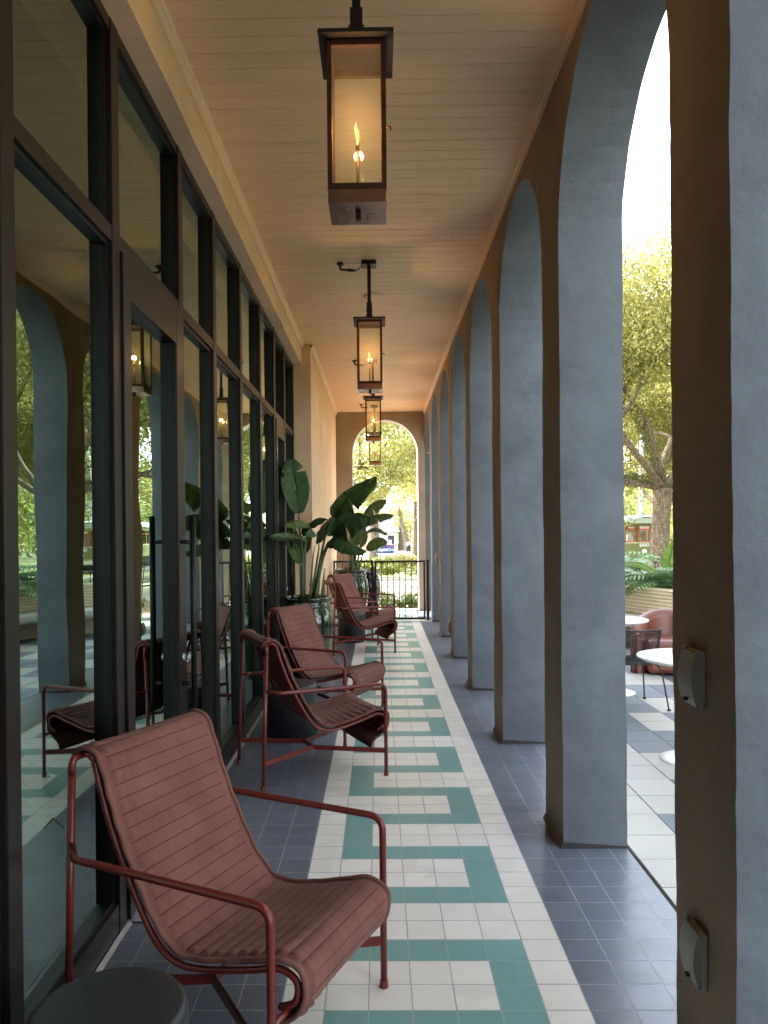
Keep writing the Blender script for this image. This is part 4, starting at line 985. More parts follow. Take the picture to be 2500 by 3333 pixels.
# black mesh chair
mc = empty('mesh_chair', (2.33, 7.22, -.012), R(96)); tag(mc, 'black wrought iron mesh chair beside the white round table', 'chair')
def grid_wire(g, fn, nu, nv, r=.0022):
    for i in range(-nv, nu + 1):
        pts = []
        for k in range(0, 13):
            t = k / 12; u = (i + nv * t) / nu
            if 0 <= u <= 1: pts.append(fn(u, t))
        if len(pts) > 1: g.tube(pts, r, 'black', 4, cap=False)
        pts = []
        for k in range(0, 13):
            t = k / 12; u = (i + nv * (1 - t)) / nu
            if 0 <= u <= 1: pts.append(fn(u, t))
        if len(pts) > 1: g.tube(pts, r, 'black', 4, cap=False)
def seatf(u, v): a = (u - .5) * 2; return (-.20 + .42 * v, a * (.20 + .03 * v), .425 - .015 * (1 - a * a))
def backf(u, v):
    a = (u - .5) * math.pi * .92; R_ = .235 + .025 * v
    return (-.02 - R_ * math.cos(a) * .85 - .03 * v, R_ * math.sin(a), .43 + .30 * v)
g = MB(); grid_wire(g, seatf, 22, 18); g.tube([seatf(0, 0), seatf(1, 0), seatf(1, 1), seatf(0, 1)], .007, 'black', 8, closed=True)
g.tube([seatf(0, t / 6) for t in range(7)], .007, 'black', 8); g.build('seat', mc)
g = MB(); grid_wire(g, backf, 34, 16); g.tube([backf(k / 24, 1) for k in range(25)], .009, 'black', 8); g.tube([backf(k / 24, .84) for k in range(25)], .005, 'black', 6); g.tube([backf(k / 24, 0) for k in range(25)], .006, 'black', 6)
for k in range(11):
    u0 = (k + .2) / 11; g.tube([backf(u0, .86), backf(u0 + .035, .94), backf(u0 + .07, .88)], .004, 'black', 6)
for u in (0, 1): g.tube([backf(u, t / 6) for t in range(7)], .009, 'black', 8)
g.build('backrest', mc)
for sx, sy in ((-1, -1), (-1, 1), (1, -1), (1, 1)):
    g = MB(); g.tube(fillet([(sx * .15, sy * .17, .42), (sx * .19, sy * .21, .36), (sx * .25, sy * .25, .006)], .03), .007, 'black', 8); g.lathe([(.008, .02), (.018, .008), (.018, .0), (0, 0)], 'black', 12, (sx * .25, sy * .25)); g.build('leg', mc)
# rust coloured moulded armchair
M['rust'] = mat('rust_plastic', (.145, .036, .018), .38, bump=.05, bscale=40)
def tub(loc, rz, label):
    root = empty('moulded_armchair', loc, rz); tag(root, label, 'armchair', 'rust moulded armchairs on the patio')
    g = MB(); n = 36; prof = []
    for i in range(n + 1):
        a = math.pi * (i / n) ; th = .085
        cx_, cy_ = -.05 - .36 * math.sin(a), -.36 * math.cos(a)
        h = .46 + .24 * math.sin(a) ** .8
        dirv = Vector((-math.sin(a), -math.cos(a), 0)).normalized()
        ring = []
        for k in range(10):
            b = math.pi * k / 9; ring.append(Vector((cx_, cy_, 0)) + dirv * (th * math.cos(b)) + Vector((0, 0, h - th + th * math.sin(b))))
        ring = [Vector((cx_, cy_, 0)) + dirv * th * 1.0] + ring + [Vector((cx_, cy_, 0)) - dirv * th]
        prof.append(ring)
    base = len(g.v)
    for r_ in prof: g.v += [tuple(v) for v in r_]
    m_ = len(prof[0])
    for i in range(n):
        for k in range(m_ - 1): g.face((base + i * m_ + k, base + (i + 1) * m_ + k, base + (i + 1) * m_ + k + 1, base + i * m_ + k + 1), 'rust', True)
    for s_ in (0, n):
        # rounded front ends of the arms
        r_ = prof[s_]; c_ = sum(r_, Vector()) / len(r_); idx = [base + s_ * m_ + k for k in range(m_)]
        nn = len(g.v); sgn = 1
        for q in (.04, .07, .08):
            sc_ = {.04: .93, .07: .7, .08: .3}[q]
            g.v += [tuple(Vector((v.x, c_.y + (v.y - c_.y) * sc_, (v.z - .0) if v.z < .01 else c_.z + (v.z - c_.z) * sc_)) + Vector((q, 0, 0))) for v in r_]
        rows = [idx] + [[nn + j_ * m_ + k for k in range(m_)] for j_ in range(3)]
        for a_, b_ in zip(rows[:-1], rows[1:]):
            for k in range(m_ - 1): g.face((a_[k], a_[k + 1], b_[k + 1], b_[k]) if s_ else (a_[k + 1], a_[k], b_[k], b_[k + 1]), 'rust', True)
        g.face(rows[-1], 'rust')
    g.build('shell', root)
    g = MB(); g.box(-.35, .16, -.29, .29, .02, .40, 'rust', .05); g.build('seat', root)
tub((3.30, 8.75, -.012), R(-100), 'rust orange moulded armchair beyond the white tables')
tub((4.1, 6.2, -.012), R(170), 'rust orange moulded armchair on the open patio to the right')

# woven curved bench-planter
bz0, bz1 = .0, .80
path = spline([(1.9, 12.9, 0), (2.7, 12.4, 0), (3.3, 11.65, 0), (3.72, 10.8, 0), (4.15, 9.8, 0), (4.75, 8.4, 0), (5.0, 6.4, 0), (5.05, 3.5, 0), (5.05, 0, 0), (5.05, -5, 0)], 10)
g = MB(); S_ = 0; base = len(g.v)
for i, p in enumerate(path):
    a = path[max(0, i - 1)]; b = path[min(len(path) - 1, i + 1)]; t = (b - a).normalized(); nn = Vector((-t.y, t.x, 0))
    if i: S_ += (p - path[i - 1]).length
    for k, (o_, z) in enumerate(((0, -.01), (0, bz1 - .02), (.015, bz1), (.10, bz1), (.11, bz1 - .02), (.11, .3))):
        q = p + nn * (-o_ if False else o_); g.v.append((q.x, q.y, z)); g.uv[len(g.v) - 1] = (S_, z + o_)
m_ = 6
for i in range(len(path) - 1):
    for k in range(m_ - 1): g.face((base + i * m_ + k, base + i * m_ + k + 1, base + (i + 1) * m_ + k + 1, base + (i + 1) * m_ + k), 'weave', False)
tag(g.build('woven_planter_wall'), 'long curved planter wall clad in cream woven rope at the patio edge', 'planter wall')
g = MB(); base = len(g.v)
for i, p in enumerate(path):
    g.v.append((p.x + .09, p.y + .06, .66)); g.v.append((p.x + 1.6, p.y + .9, .66))
for i in range(len(path) - 1): g.face((base + 2 * i, base + 2 * i + 2, base + 2 * i + 3, base + 2 * i + 1), 'soil')
tag(g.build('planter_soil'), kind='structure')
# pale bench cushion ledge in front of the planter
g = MB(); base = len(g.v)
for i, p in enumerate(path[:-2]):
    a = path[max(0, i - 1)]; b = path[min(len(path) - 1, i + 1)]; t = (b - a).normalized(); nn = Vector((t.y, -t.x, 0))
    for o_, z in ((.01, .36), (.01, .42), (.40, .42), (.42, .40), (.42, .30), (.38, .28)): q = p + nn * o_; g.v.append((q.x, q.y, z))
for i in range(len(path) - 3):
    for k in range(5): g.face((base + i * 6 + k, base + i * 6 + k + 1, base + (i + 1) * 6 + k + 1, base + (i + 1) * 6 + k), 'cream_out', True)
tag(g.build('curved_bench'), 'pale curved bench seat running in front of the woven planter wall', 'bench')

# philodendron & canna planting
def philo_leaf(g, base, d, L, m):
    d = Vector(d).normalized(); s_ = d.cross(Vector((0, 0, 1))).normalized(); up_ = s_.cross(d)
    P = [Vector(base) + d * L * t + up_ * (.18 * L * t - .42 * L * t * t) for t in [i / 9 for i in range(10)]]
    g.tube(P, [.006 - .0005 * i for i in range(10)], m, 4, cap=False)
    for i in range(1, 10):
        t = i / 9; ln = L * .42 * math.sin(math.pi * (t * .85 + .12)) ; 
        for sd in (-1, 1):
            dr = (s_ * sd + d * .55 - Vector((0, 0, .18))).normalized(); w_ = d * (L * .034)
            a = P[i]; b = a + dr * ln * .55; c = a + dr * ln - Vector((0, 0, ln * .15))
            g.quad(a - w_ * .6, b - w_ * 1.2, b + w_ * 1.2, a + w_ * .6, m, True); g.quad(b - w_ * 1.2, c - w_ * .15, c + w_ * .15, b + w_ * 1.2, m, True)
def philo(loc, n, L, label, seed, group='philodendrons in the planter'):
    r = random.Random(seed); root = empty('philodendron', loc); tag(root, label, 'plant', group)
    g = MB()
    for k in range(n):
        a = r.uniform(0, 2 * math.pi); el = r.uniform(.15, 1.1); l = L * r.uniform(.6, 1.1)
        d = Vector((math.cos(a) * math.cos(el), math.sin(a) * math.cos(el), math.sin(el)))
        b0 = Vector((0, 0, 0)); b1 = d * l * r.uniform(.4, .9)
        g.tube([b0, b0.lerp(b1, .5) + Vector((0, 0, .03)), b1], .006, 'philo', 4, cap=False)
        dd = Vector((d.x, d.y, d.z * .3 - .05)); philo_leaf(g, b1, dd, l * .75, 'philo')
    g.build('leaves', root); return root
def canna(loc, rz, h, label):
    root = empty('canna_plant', loc, rz); tag(root, label, 'plant')
    leaf(root, [(0, 0, .25), (.02, .0, h * .6), (.06, 0, h * .85), (.12, 0, h)], .15, 'canna', (0, -1, .1), .3, .05, (), 31)
    leaf(root, [(-.03, 0, .2), (-.25, 0, h * .5), (-.5, .05, h * .62), (-.75, .1, h * .6)], .10, 'canna', (0, -.6, .8), .3, .3, (), 32)
    leaf(root, [(.05, .02, .2), (.25, .1, h * .45), (.4, .2, h * .5)], .10, 'canna', (.2, -.8, .6), .3, .3, (), 33)
    stalk(root, [(0, 0, 0), (0, 0, .2), (0, 0, .3)], .02, .012); return root
PH = [(4.05, 11.3, 60, .62, 'feathery philodendron in the planter just under the broad leaf'), (3.6, 12.1, 50, .7, 'feathery philodendron in the planter beside the column edge'), (3.85, 11.75, 60, .75, 'feathery blue green philodendron in the planter left of the broad leaf'), (4.35, 11.1, 50, .72, 'feathery blue green philodendron in the planter right of the broad leaf'), (3.3, 12.4, 18, .6, 'feathery philodendron at the far end of the planter'),
      (4.9, 9.6, 18, .6, 'feathery philodendron at the bend of the planter'), (5.5, 8.2, 18, .6, 'feathery philodendron beside the bend of the planter'), (5.6, 6.4, 18, .6, 'feathery philodendron on the straight run of planter, farthest of five'), (5.6, 4.6, 16, .6, 'feathery philodendron on the straight run of planter, second of five'),
      (5.6, 2.9, 16, .6, 'feathery philodendron on the straight run of planter, middle of five'), (5.6, 1.2, 14, .6, 'feathery philodendron on the straight run of planter, fourth of five'), (5.6, -.6, 14, .6, 'feathery philodendron on the straight run of planter, nearest of five')]
for i, (x, y, n, L, lab) in enumerate(PH): philo((x, y, .64), n, L, lab, 40 + i)
canna((4.22, 11.35, .64), .1, .78, 'broad bright green upright leaf plant in front of the oak trunk')
canna((5.5, 7.3, .64), 1.9, .7, 'broad bright green leaf plant on the straight planter')
canna((5.5, 3.7, .64), 2.4, .7, 'broad bright green leaf plant near the open end of the planter')

# leaf clouds --------------------------------------------------------------
def cloud(g, c, rad, n, size, m, r, flat=.8, shell=.35):
    c = Vector(c)
    for _ in range(n):
        while True:
            p = Vector((r.uniform(-1, 1), r.uniform(-1, 1), r.uniform(-1, 1)))
            if p.length < 1 and r.random() < shell + (1 - shell) * p.length: break
        q = c + Vector((p.x * rad[0], p.y * rad[1], p.z * rad[2]))
        a = Vector((r.gauss(0, 1), r.gauss(0, 1), r.gauss(0, 1))).normalized(); b = a.orthogonal().normalized(); s_ = size * r.uniform(.6, 1.3)
        n_ = len(g.v); t = a.cross(b) * .45
        g.v += [tuple(q - a * s_), tuple(q + t * s_ ), tuple(q + a * s_), tuple(q - t * s_)]
        g.face((n_, n_ + 1, n_ + 2, n_ + 3), m)
def shrub(loc, rad, n, size, m, label, seed, group=None, name='shrub', cat='shrub', blobs=10):
    r = random.Random(seed); root = empty(name, loc); tag(root, label, cat, group)
    g = MB()
    for k in range(blobs):
        a = r.uniform(0, 6.28); d = r.uniform(0, .75); c = (rad[0] * d * math.cos(a), rad[1] * d * math.sin(a), rad[2] * r.uniform(.4, 1.15))
        cloud(g, c, (rad[0] * .42, rad[1] * .42, rad[2] * .45), n // blobs, size, m, r)
    g.build('foliage', root)
    g = MB()
    for k in range(7):
        a = r.uniform(0, 6.28); g.tube([(0, 0, 0), (rad[0] * .4 * math.cos(a), rad[1] * .4 * math.sin(a), rad[2])], [.018, .005], 'bark', 5)
    g.build('stems', root); return root
# shrubs just outside the end arch
k_ = 0
for i, x in enumerate((-1.9, -1.0, -.1, .75, 1.55, 2.5, 3.6)):
    hh = (.32, .36, .42, .34, .40, .38, .4)[i]
    shrub((x, 17.4 + .25 * (i % 2), -.36), (.55, .5, hh), 900, .045, 'shrub', ('bushy green shrub just outside the far arch, leftmost', 'bushy green shrub outside the far arch, second from left', 'bushy green shrub outside the far arch behind the gate latch', 'bushy green shrub outside the far arch behind the right half of the gate', 'bushy green shrub outside the far arch beside its right jamb', 'bushy green shrub outside the arcade corner', 'bushy green shrub beyond the arcade corner near the planter')[i], 60 + i, 'shrubs planted just outside the far arch')
# low hedge across the road
for i, x in enumerate((-9, -6, -3, 0, 3, 6, 9)):
    r = random.Random(80 + i); root = empty('low_hedge', (x, 43.6, gz(43))); tag(root, ('clipped yellow green hedge section across the road, ' + ('leftmost', 'second from left', 'third from left', 'behind the gate centre', 'right of the gate centre', 'second from right', 'rightmost')[i]), 'hedge', 'hedge sections along the far side of the road')
    g = MB()
    for q in range(14): cloud(g, (r.uniform(-1.4, 1.4), r.uniform(-.4, .4), r.uniform(.35, .62)), (.55, .4, .32), 150, .085, 'hedge', r)
    g.build('foliage', root)
for i, x in enumerate((-8, -4.5, -1, 2.2, 5.6, 9)):
    r = random.Random(95 + i); root = empty('flower_hedge', (x, 50 + (i % 2) * 1.2, gz(50))); tag(root, ('loose yellow tipped bush row behind the low hedge, ' + ('leftmost', 'second from left', 'third from left', 'fourth from left', 'fifth from left', 'rightmost')[i]), 'bush', 'bushes behind the low hedge')
    g = MB()
    for q in range(14): cloud(g, (r.uniform(-1.9, 1.9), r.uniform(-.6, .6), r.uniform(.3, .75) * (1.15 if i in (3, 4) else .9)), (.6, .5, .35), 150, .10, 'oakleaf' if i in (3, 4) else 'hedge', r)
    g.build('foliage', root)

# trees ---------------------------------------------------------------------
def branchy(g, p, d, L, r0, depth, r, tips, m='bark', bend=.35):
    P = [Vector(p)]; d = Vector(d).normalized(); n = 5
    for i in range(n):
        d = (d + Vector((r.gauss(0, bend * .35), r.gauss(0, bend * .35), r.gauss(.03, bend * .25)))).normalized(); P.append(P[-1] + d * L / n)
    r1 = r0 * .62; g.tube(P, [r0 + (r1 - r0) * i / n for i in range(n + 1)], m, 8 if r0 > .1 else 5, cap=False)
    if depth == 0: tips.append(P[-1]); tips.append(P[-2]); return
    if depth <= 2: tips.append(P[3])
    for k in range(r.choice((2, 3)) if depth > 1 else 2):
        a = Vector((r.gauss(0, 1), r.gauss(0, 1), r.gauss(.15, .6))).normalized(); nd = (d + a * .85).normalized()
        branchy(g, P[-1] if k < 2 else P[3], nd, L * r.uniform(.62, .8), r1 * .85, depth - 1, r, tips, m, bend)
def tree(name, loc, h, r0, spread, seed, label, group, leafm='oakleaf', nl=90, size=.14, depth=4, first=None, rad=1.1, lean=(0, 0), cat='tree'):
    r = random.Random(seed); root = empty(name, loc); tag(root, label, cat, group)
    g = MB(); tips = []
    P = [(lean[0] * t, lean[1] * t, h * t) for t in (0, .15, .4, .7, 1)]
    g.tube(P, [r0 * 1.5, r0 * 1.12, r0, r0 * .95, r0 * 1.0], 'bark', 16, cap=False)
    nb = 5 if first is None else len(first)
    for k in range(nb):
        if first is None:
            a = 2 * math.pi * k / nb + r.uniform(-.4, .4); d = (math.cos(a) * spread, math.sin(a) * spread, r.uniform(.4, 1.0))
        else: d = first[k]
        branchy(g, P[-1], d, h * .95 if first is None else Vector(d).length, r0 * (.62 if first is None else .45), depth - 1, r, tips)
    g.build('trunk', root)
    g = MB()
    for t in tips: cloud(g, t, (rad, rad, rad * .7), nl, size, leafm if r.random() < .75 else 'oakleaf2', r)
    g.build('crown', root)
    return root
# the live oak beside the tram
ok = tree('live_oak', (12.2, 34, gz(34)), 4.35, .40, 1.0, 5, 'big live oak with mossy limbs seen between the two nearest columns', 'live oaks around the porch', nl=300, size=.08, depth=5,
          first=[(-4.2, .5, .9), (-1.8, .6, 3.0), (1.8, -1, 2.9), (3.6, 1, 1.4), (1, 3.4, 2.1), (-2.7, -2, 2.6), (-.8, -1, 3.4)], rad=1.35, lean=(.25, 0))
r = random.Random(3); g = MB()
for t in range(9):
    cloud(g, (.2 - .45 * t, .05 * t, 4.45 + .10 * t + .15 * math.sin(t)), (.5, .45, .28), 260, .055, 'moss', r)
for t in range(8): cloud(g, (.2 - .12 * t, .05 * t, 4.6 + .45 * t), (.36, .36, .4), 200, .055, 'moss', r)
g.build('moss', ok)
# trees whose crowns fill the far arch, and the avenue to the right
TR = [(-7.5, 31, 4.4, .38, 11, 'live oak on the left of the view through the far arch', 'oakleaf'), (-4.6, 44, 5.0, .42, 12, 'live oak whose crown fills the left of the far arch', 'oakleaf'),
      (6.0, 45, 4.6, .40, 13, 'live oak on the right of the view through the far arch', 'oakleaf'), (-5, 62, 5.0, .45, 14, 'distant live oak beyond the sign, on the left', 'oakleaf2'),
      (6.4, 68, 5.0, .45, 15, 'distant live oak beyond the sign, on the right', 'oakleaf'), (20.5, 22, 4.6, .42, 16, 'live oak on the far side of the tram track, nearest', 'oakleaf'),
      (22, 44, 4.6, .42, 17, 'live oak behind the tram', 'oakleaf'), (17.5, 9, 4.4, .42, 18, 'live oak beyond the planter to the right', 'oakleaf'), (21, 6, 4.6, .42, 19, 'live oak across the track to the right', 'oakleaf'),
      (-.5, 80, 5.0, .42, 22, 'live oak far down the street behind the fence, centre of the far arch', 'oakleaf2'), (24, 66, 4.6, .42, 20, 'live oak far behind the tram', 'oakleaf2'), (13, -3, 4.4, .4, 21, 'live oak beyond the planter near the camera', 'oakleaf')]
protos = []
for i, (x, y, h, r0, sd, lab, lm) in enumerate(TR):
    if i < 4:
        o = tree('live_oak', (x, y, gz(y)), h, r0, 1.0, sd, lab, 'live oaks around the porch', lm, nl=260, size=.12, depth=4, rad=1.5); protos.append(o)
    else:
        o = copy_tree(protos[i % 4]); o.location = (x, y, gz(y)); o.rotation_euler = (0, 0, i * 1.9); s_ = .95 + .04 * (i % 5); o.scale = (s_, s_, s_); tag(o, lab, 'tree', 'live oaks around the porch')
# trunks lining the pavement beyond the sign
for i, (x, y, r0, ln) in enumerate(((3.2, 112, .40, 0), (3.9, 106, .36, -.9), (4.05, 84, .42, 0), (4.45, 76, .34, .3))):
    root = empty('roadside_tree', (x, y, gz(y))); tag(root, ('slim tree by the far pavement, ' + ('leftmost, beyond the walking person', 'leaning left, second from left', 'thick pale trunk, third from left', 'rightmost, beside the arch jamb')[i]), 'tree', 'trees lining the far pavement')
    g = MB(); g.tube([(0, 0, 0), (ln * .25, 0, 2), (ln, 0, 4.2), (ln * 1.4, 0, 6)], [r0 * 1.3, r0, r0 * .85, r0 * .6], 'bark', 12, cap=False); g.build('trunk', root)
    g = MB(); r = random.Random(130 + i)
    for q in range(8): cloud(g, (r.uniform(-2, 2), r.uniform(-1.5, 1.5), r.uniform(4.2, 8)), (1.4, 1.3, 1.1), 170, .17, 'oakleaf', r)
    g.build('crown', root)
# far woods closing the horizon
r = random.Random(9)
for (x0, x1, y0, y1, n, nm) in ((-60, 70, 118, 135, 90, 'distant_trees'), (32, 42, -20, 118, 60, 'distant_trees')):
    g = MB()
    for q in range(n): cloud(g, (r.uniform(x0, x1), r.uniform(y0, y1), r.uniform(0, 9)), (5, 4, 3.5), 330, .42, 'oakleaf2', r)
    tag(g.build(nm), ('distant belt of trees closing the view behind the far street' if x0 < 0 else 'distant belt of trees beyond the tram line'), 'trees', kind='stuff')

# ------------------------------------------------------------------ sign, fence, house, person
M['signblue'] = mat('sign_blue', (.02, .05, .20), .4); M['signred'] = mat('sign_red', (.62, .04, .04), .4); M['signwhite'] = mat('sign_white', (.8, .8, .8), .4)
sx, sy, sz = .60, 75.0, -.34
sg = empty('bank_sign', (sx, sy, 0)); tag(sg, 'blue bank sign with white lettering and red swoosh beyond the gate', 'sign')
g = MB(); g.box(-.83, .83, -.05, .05, sz - .42, sz + .42, 'signblue', .01); g.build('panel', sg)
g = MB(); g.box(-.87, .87, -.04, .06, sz - .50, sz - .425, 'signwhite'); g.box(-.7, -.6, -.03, .05, gz(75), sz - .5, 'signwhite'); g.box(.6, .7, -.03, .05, gz(75), sz - .5, 'signwhite'); g.build('sign_base', sg)
text('lettering', 'Capital', .40, 'signwhite', (-.30, -.056, sz - .07), (R(90), 0, 0), sg, shear=.2, bold=.012, sx=.80)
text('lettering', 'One', .42, 'signwhite', (.46, -.056, sz - .07), (R(90), 0, 0), sg, shear=.35, sx=.92)
g = MB(); N_ = 26; base = len(g.v)
for i in range(N_ + 1):
    t = i / N_
    if t < .78: x = -.25 + 1.0 * (t / .78); zt_ = .27 + .05 * t; th = .008 + .055 * (t / .78) ** 2
    else: a = (t - .78) / .22 * math.pi * .9; x = .75 - .10 * (1 - math.cos(a)) * .9; zt_ = .31 - .13 * math.sin(a * .5) - .05 * (a / 2.8); th = .06 * (1 - (t - .78) / .22) + .004
    g.v += [(x, -.058, sz + zt_ + th), (x, -.058, sz + zt_ - th)]
for i in range(N_): g.face((base + 2 * i, base + 2 * i + 1, base + 2 * i + 3, base + 2 * i + 2), 'signred')
g.build('swoosh', sg)
fe = empty('white_fence', (0, 86, gz(86))); tag(fe, 'white panel fence behind the bank sign', 'fence')
g = MB()
for k in range(10):
    g.box(-9 + k * 1.1, -8.94 + k * 1.1, -.05, .05, 0, 1.5, 'white')
for z in (.15, .75, 1.4): g.box(-9, 1.05, -.03, .03, z, z + .09, 'white')
g.build('rails', fe)
g = MB(); g.box(.9, 1.35, -.25, .25, 0, 1.75, 'white', .02); g.build('end_pillar', fe)
hs = empty('house', (0, 112, gz(110))); tag(hs, 'low white house with grey roof and brick chimney beyond the fence', 'house')
M['roofgrey'] = mat('roof_shingle', (.10, .10, .11), .9, var=.2, vscale=4); M['brick'] = mat('brick', (.30, .12, .07), .9, var=.2, vscale=12); M['dkglass'] = mat('dark_window', (.03, .04, .05), .1); M['peach'] = mat('peach_wall', (.55, .34, .22), .9)
g = MB(); g.box(-9, 2.6, -3, 3, 0, 2.7, 'white'); g.build('wall', hs)
g = MB(); g.v += [(-9.4, -3.6, 2.7), (3, -3.6, 2.7), (3, 3.6, 2.7), (-9.4, 3.6, 2.7), (-8, 0, 4.6), (1.6, 0, 4.6)]
for f in ((0, 1, 5, 4), (2, 3, 4, 5), (1, 2, 5), (3, 0, 4), (3, 2, 1, 0)): g.face(f, 'roofgrey')
rf = g.build('roof', hs)
g = MB(); g.box(-1.0, -.3, -3.3, -2.7, 0, 4.2, 'brick'); g.build('chimney', rf)
for x in (-7.5, -5.5, -3.5, 1.2): 
    g = MB(); g.box(x, x + .9, -3.04, -2.98, 1.0, 2.2, 'dkglass'); g.build('window', hs)
h2 = empty('house', (-7, 100, gz(100))); tag(h2, 'peach walled house partly hidden by the far potted plant', 'house')
g = MB(); g.box(-6, 6.2, -3, 3, 0, 2.6, 'peach'); g.build('wall', h2); g = MB(); g.box(-6.4, 6.6, -3.4, 3.4, 2.605, 2.9, 'roofgrey', .03); g.build('roof', h2)
for x in (-4, -1, 2, 4.6): g = MB(); g.box(x, x + .8, -3.04, -2.98, 1.3, 2.1, 'dkglass'); g.build('window', h2)

# person walking away with a shoulder bag
def person(loc, rz, label):
    M['skin'] = mat('skin', (.35, .20, .14), .6); M['hair'] = mat('dark_hair', (.02, .014, .01), .7); M['shirt'] = mat('pale_shirt', (.62, .60, .70), .8, var=.08, vscale=8); M['trousers'] = mat('dark_trousers', (.02, .02, .028), .8); M['bag'] = mat('black_bag', (.012, .012, .018), .6)
    root = empty('person', loc, rz); tag(root, label, 'person')
    J = {'pelvis': ((0, 0, .93), .145), 'waist': ((0, 0, 1.08), .13), 'chest': ((0, .01, 1.30), .155), 'neckb': ((0, .0, 1.46), .075), 'neck': ((0, .01, 1.53), .055), 'head': ((0, .02, 1.64), .088), 'crown': ((0, .01, 1.73), .07),
         'shL': ((-.17, 0, 1.42), .06), 'elL': ((-.235, -.03, 1.14), .045), 'wrL': ((-.22, .06, .90), .030), 'haL': ((-.215, .09, .82), .032), 'shR': ((.17, 0, 1.42), .06), 'elR': ((.24, -.04, 1.14), .045), 'wrR': ((.225, .0, .89), .030), 'haR': ((.22, .02, .81), .032),
         'hiL': ((-.09, 0, .88), .10), 'knL': ((-.095, .12, .50), .062), 'anL': ((-.09, .10, .10), .042), 'toL': ((-.095, .24, .04), .035), 'hiR': ((.09, 0, .88), .10), 'knR': ((.095, -.04, .50), .062), 'anR': ((.09, -.22, .16), .042), 'toR': ((.095, -.13, .045), .035)}
    E = [('pelvis', 'waist'), ('waist', 'chest'), ('chest', 'neckb'), ('neckb', 'neck'), ('neck', 'head'), ('head', 'crown'), ('chest', 'shL'), ('shL', 'elL'), ('elL', 'wrL'), ('wrL', 'haL'), ('chest', 'shR'), ('shR', 'elR'), ('elR', 'wrR'), ('wrR', 'haR'),
         ('pelvis', 'hiL'), ('hiL', 'knL'), ('knL', 'anL'), ('anL', 'toL'), ('pelvis', 'hiR'), ('hiR', 'knR'), ('knR', 'anR'), ('anR', 'toR')]
    V = [J[k][0] for k in J]; Rr = [J[k][1] for k in J]; ks = list(J); EE = [(ks.index(a), ks.index(b)) for a, b in E]
    # fingers, each its own chain rooted in the palm
    for side in ('L', 'R'):
        hx, hy, hz = J['ha' + side][0]; sgn = -1 if side == 'L' else 1
        for q, (dy, ln) in enumerate(((-.03, .07), (-.01, .08), (.01, .075), (.03, .06))):
            i0 = len(V); V += [(hx, hy + dy, hz - .03), (hx - sgn * .012, hy + dy, hz - .03 - ln)]; Rr += [.010, .008]; EE += [(ks.index('ha' + side), i0), (i0, i0 + 1)]
        i0 = len(V); V += [(hx - sgn * .02, hy + .045, hz + .01), (hx - sgn * .03, hy + .06, hz - .03)]; Rr += [.011, .009]; EE += [(ks.index('ha' + side), i0), (i0, i0 + 1)]
    def skin(name, V, Rr, EE, rootv, m, parent, sub=2):
        me = bpy.data.meshes.new(name); me.from_pydata(V, EE, []); o = bpy.data.objects.new(name, me); C.objects.link(o); o.parent = parent
        md = o.modifiers.new('skin', 'SKIN'); 
        for i, v in enumerate(me.skin_vertices[0].data if me.skin_vertices else []): v.radius = (Rr[i], Rr[i]); v.use_root = (i == rootv)
        md.use_smooth_shade = True
        s_ = o.modifiers.new('sub', 'SUBSURF'); s_.levels = sub; s_.render_levels = sub
        me.materials.append(M[m]); return o
    def mk(name, V, Rr, EE, rootv, m, parent, sub=2):
        bm = bmesh.new(); ly = bm.verts.layers.skin.verify(); vs = [bm.verts.new(v) for v in V]
        for a, b in EE: bm.edges.new((vs[a], vs[b]))
        for i, v in enumerate(vs): v[ly].radius = (Rr[i], Rr[i]); v[ly].use_root = (i == rootv)
        me = bpy.data.meshes.new(name); bm.to_mesh(me); bm.free(); o = bpy.data.objects.new(name, me); C.objects.link(o); o.parent = parent
        md = o.modifiers.new('skin', 'SKIN'); md.use_smooth_shade = True
        s_ = o.modifiers.new('sub', 'SUBSURF'); s_.levels = sub; s_.render_levels = sub; me.materials.append(M[m]); return o
    mk('body', V, Rr, EE, 0, 'skin', root)
    def sel(names, grow): 
        return [J[k][0] for k in names], [J[k][1] * grow for k in names]
    n_ = ['pelvis', 'waist', 'chest', 'neckb', 'shL', 'elL', 'shR', 'elR']; v_, r_ = sel(n_, 1.16)
    mk('shirt', v_, r_, [(0, 1), (1, 2), (2, 3), (2, 4), (4, 5), (2, 6), (6, 7)], 0, 'shirt', root)
    n_ = ['pelvis', 'hiL', 'knL', 'anL', 'hiR', 'knR', 'anR']; v_, r_ = sel(n_, 1.22)
    mk('trousers', v_, r_, [(0, 1), (1, 2), (2, 3), (0, 4), (4, 5), (5, 6)], 0, 'trousers', root)
    mk('hair', [(0, .0, 1.70), (0, -.01, 1.75), (0, -.04, 1.64)], [.09, .075, .07], [(0, 1), (0, 2)], 0, 'hair', root)
    g = MB(); g.box(-.02, .22, -.26, -.14, .95, 1.16, 'bag', .03)
    g.tube(spline([(.16, -.16, 1.12), (-.02, -.19, 1.30), (-.14, -.06, 1.50), (-.12, .12, 1.42), (.06, .2, 1.18), (.2, .05, 1.05)], 6), .014, 'bag', 6); g.build('shoulder_bag', root)
    # face details
    g = MB()
    for s_ in (-1, 1):
        g.lathe([(0, -.006), (.009, 0), (0, .006)], 'hair', 8, (0, 0)) if False else None
        g.box(s_ * .032 - .012, s_ * .032 + .012, .100, .108, 1.655, 1.665, 'hair')
    g.box(-.02, .02, .100, .106, 1.595, 1.602, 'signred'); g.tube([(0, .10, 1.66), (0, .122, 1.625), (0, .10, 1.62)], .009, 'skin', 6)
    g.build('facial_features', root)
    return root
person((3.30, 88.0, gz(88)), 0, 'person in a pale shirt walking away with a black shoulder bag')

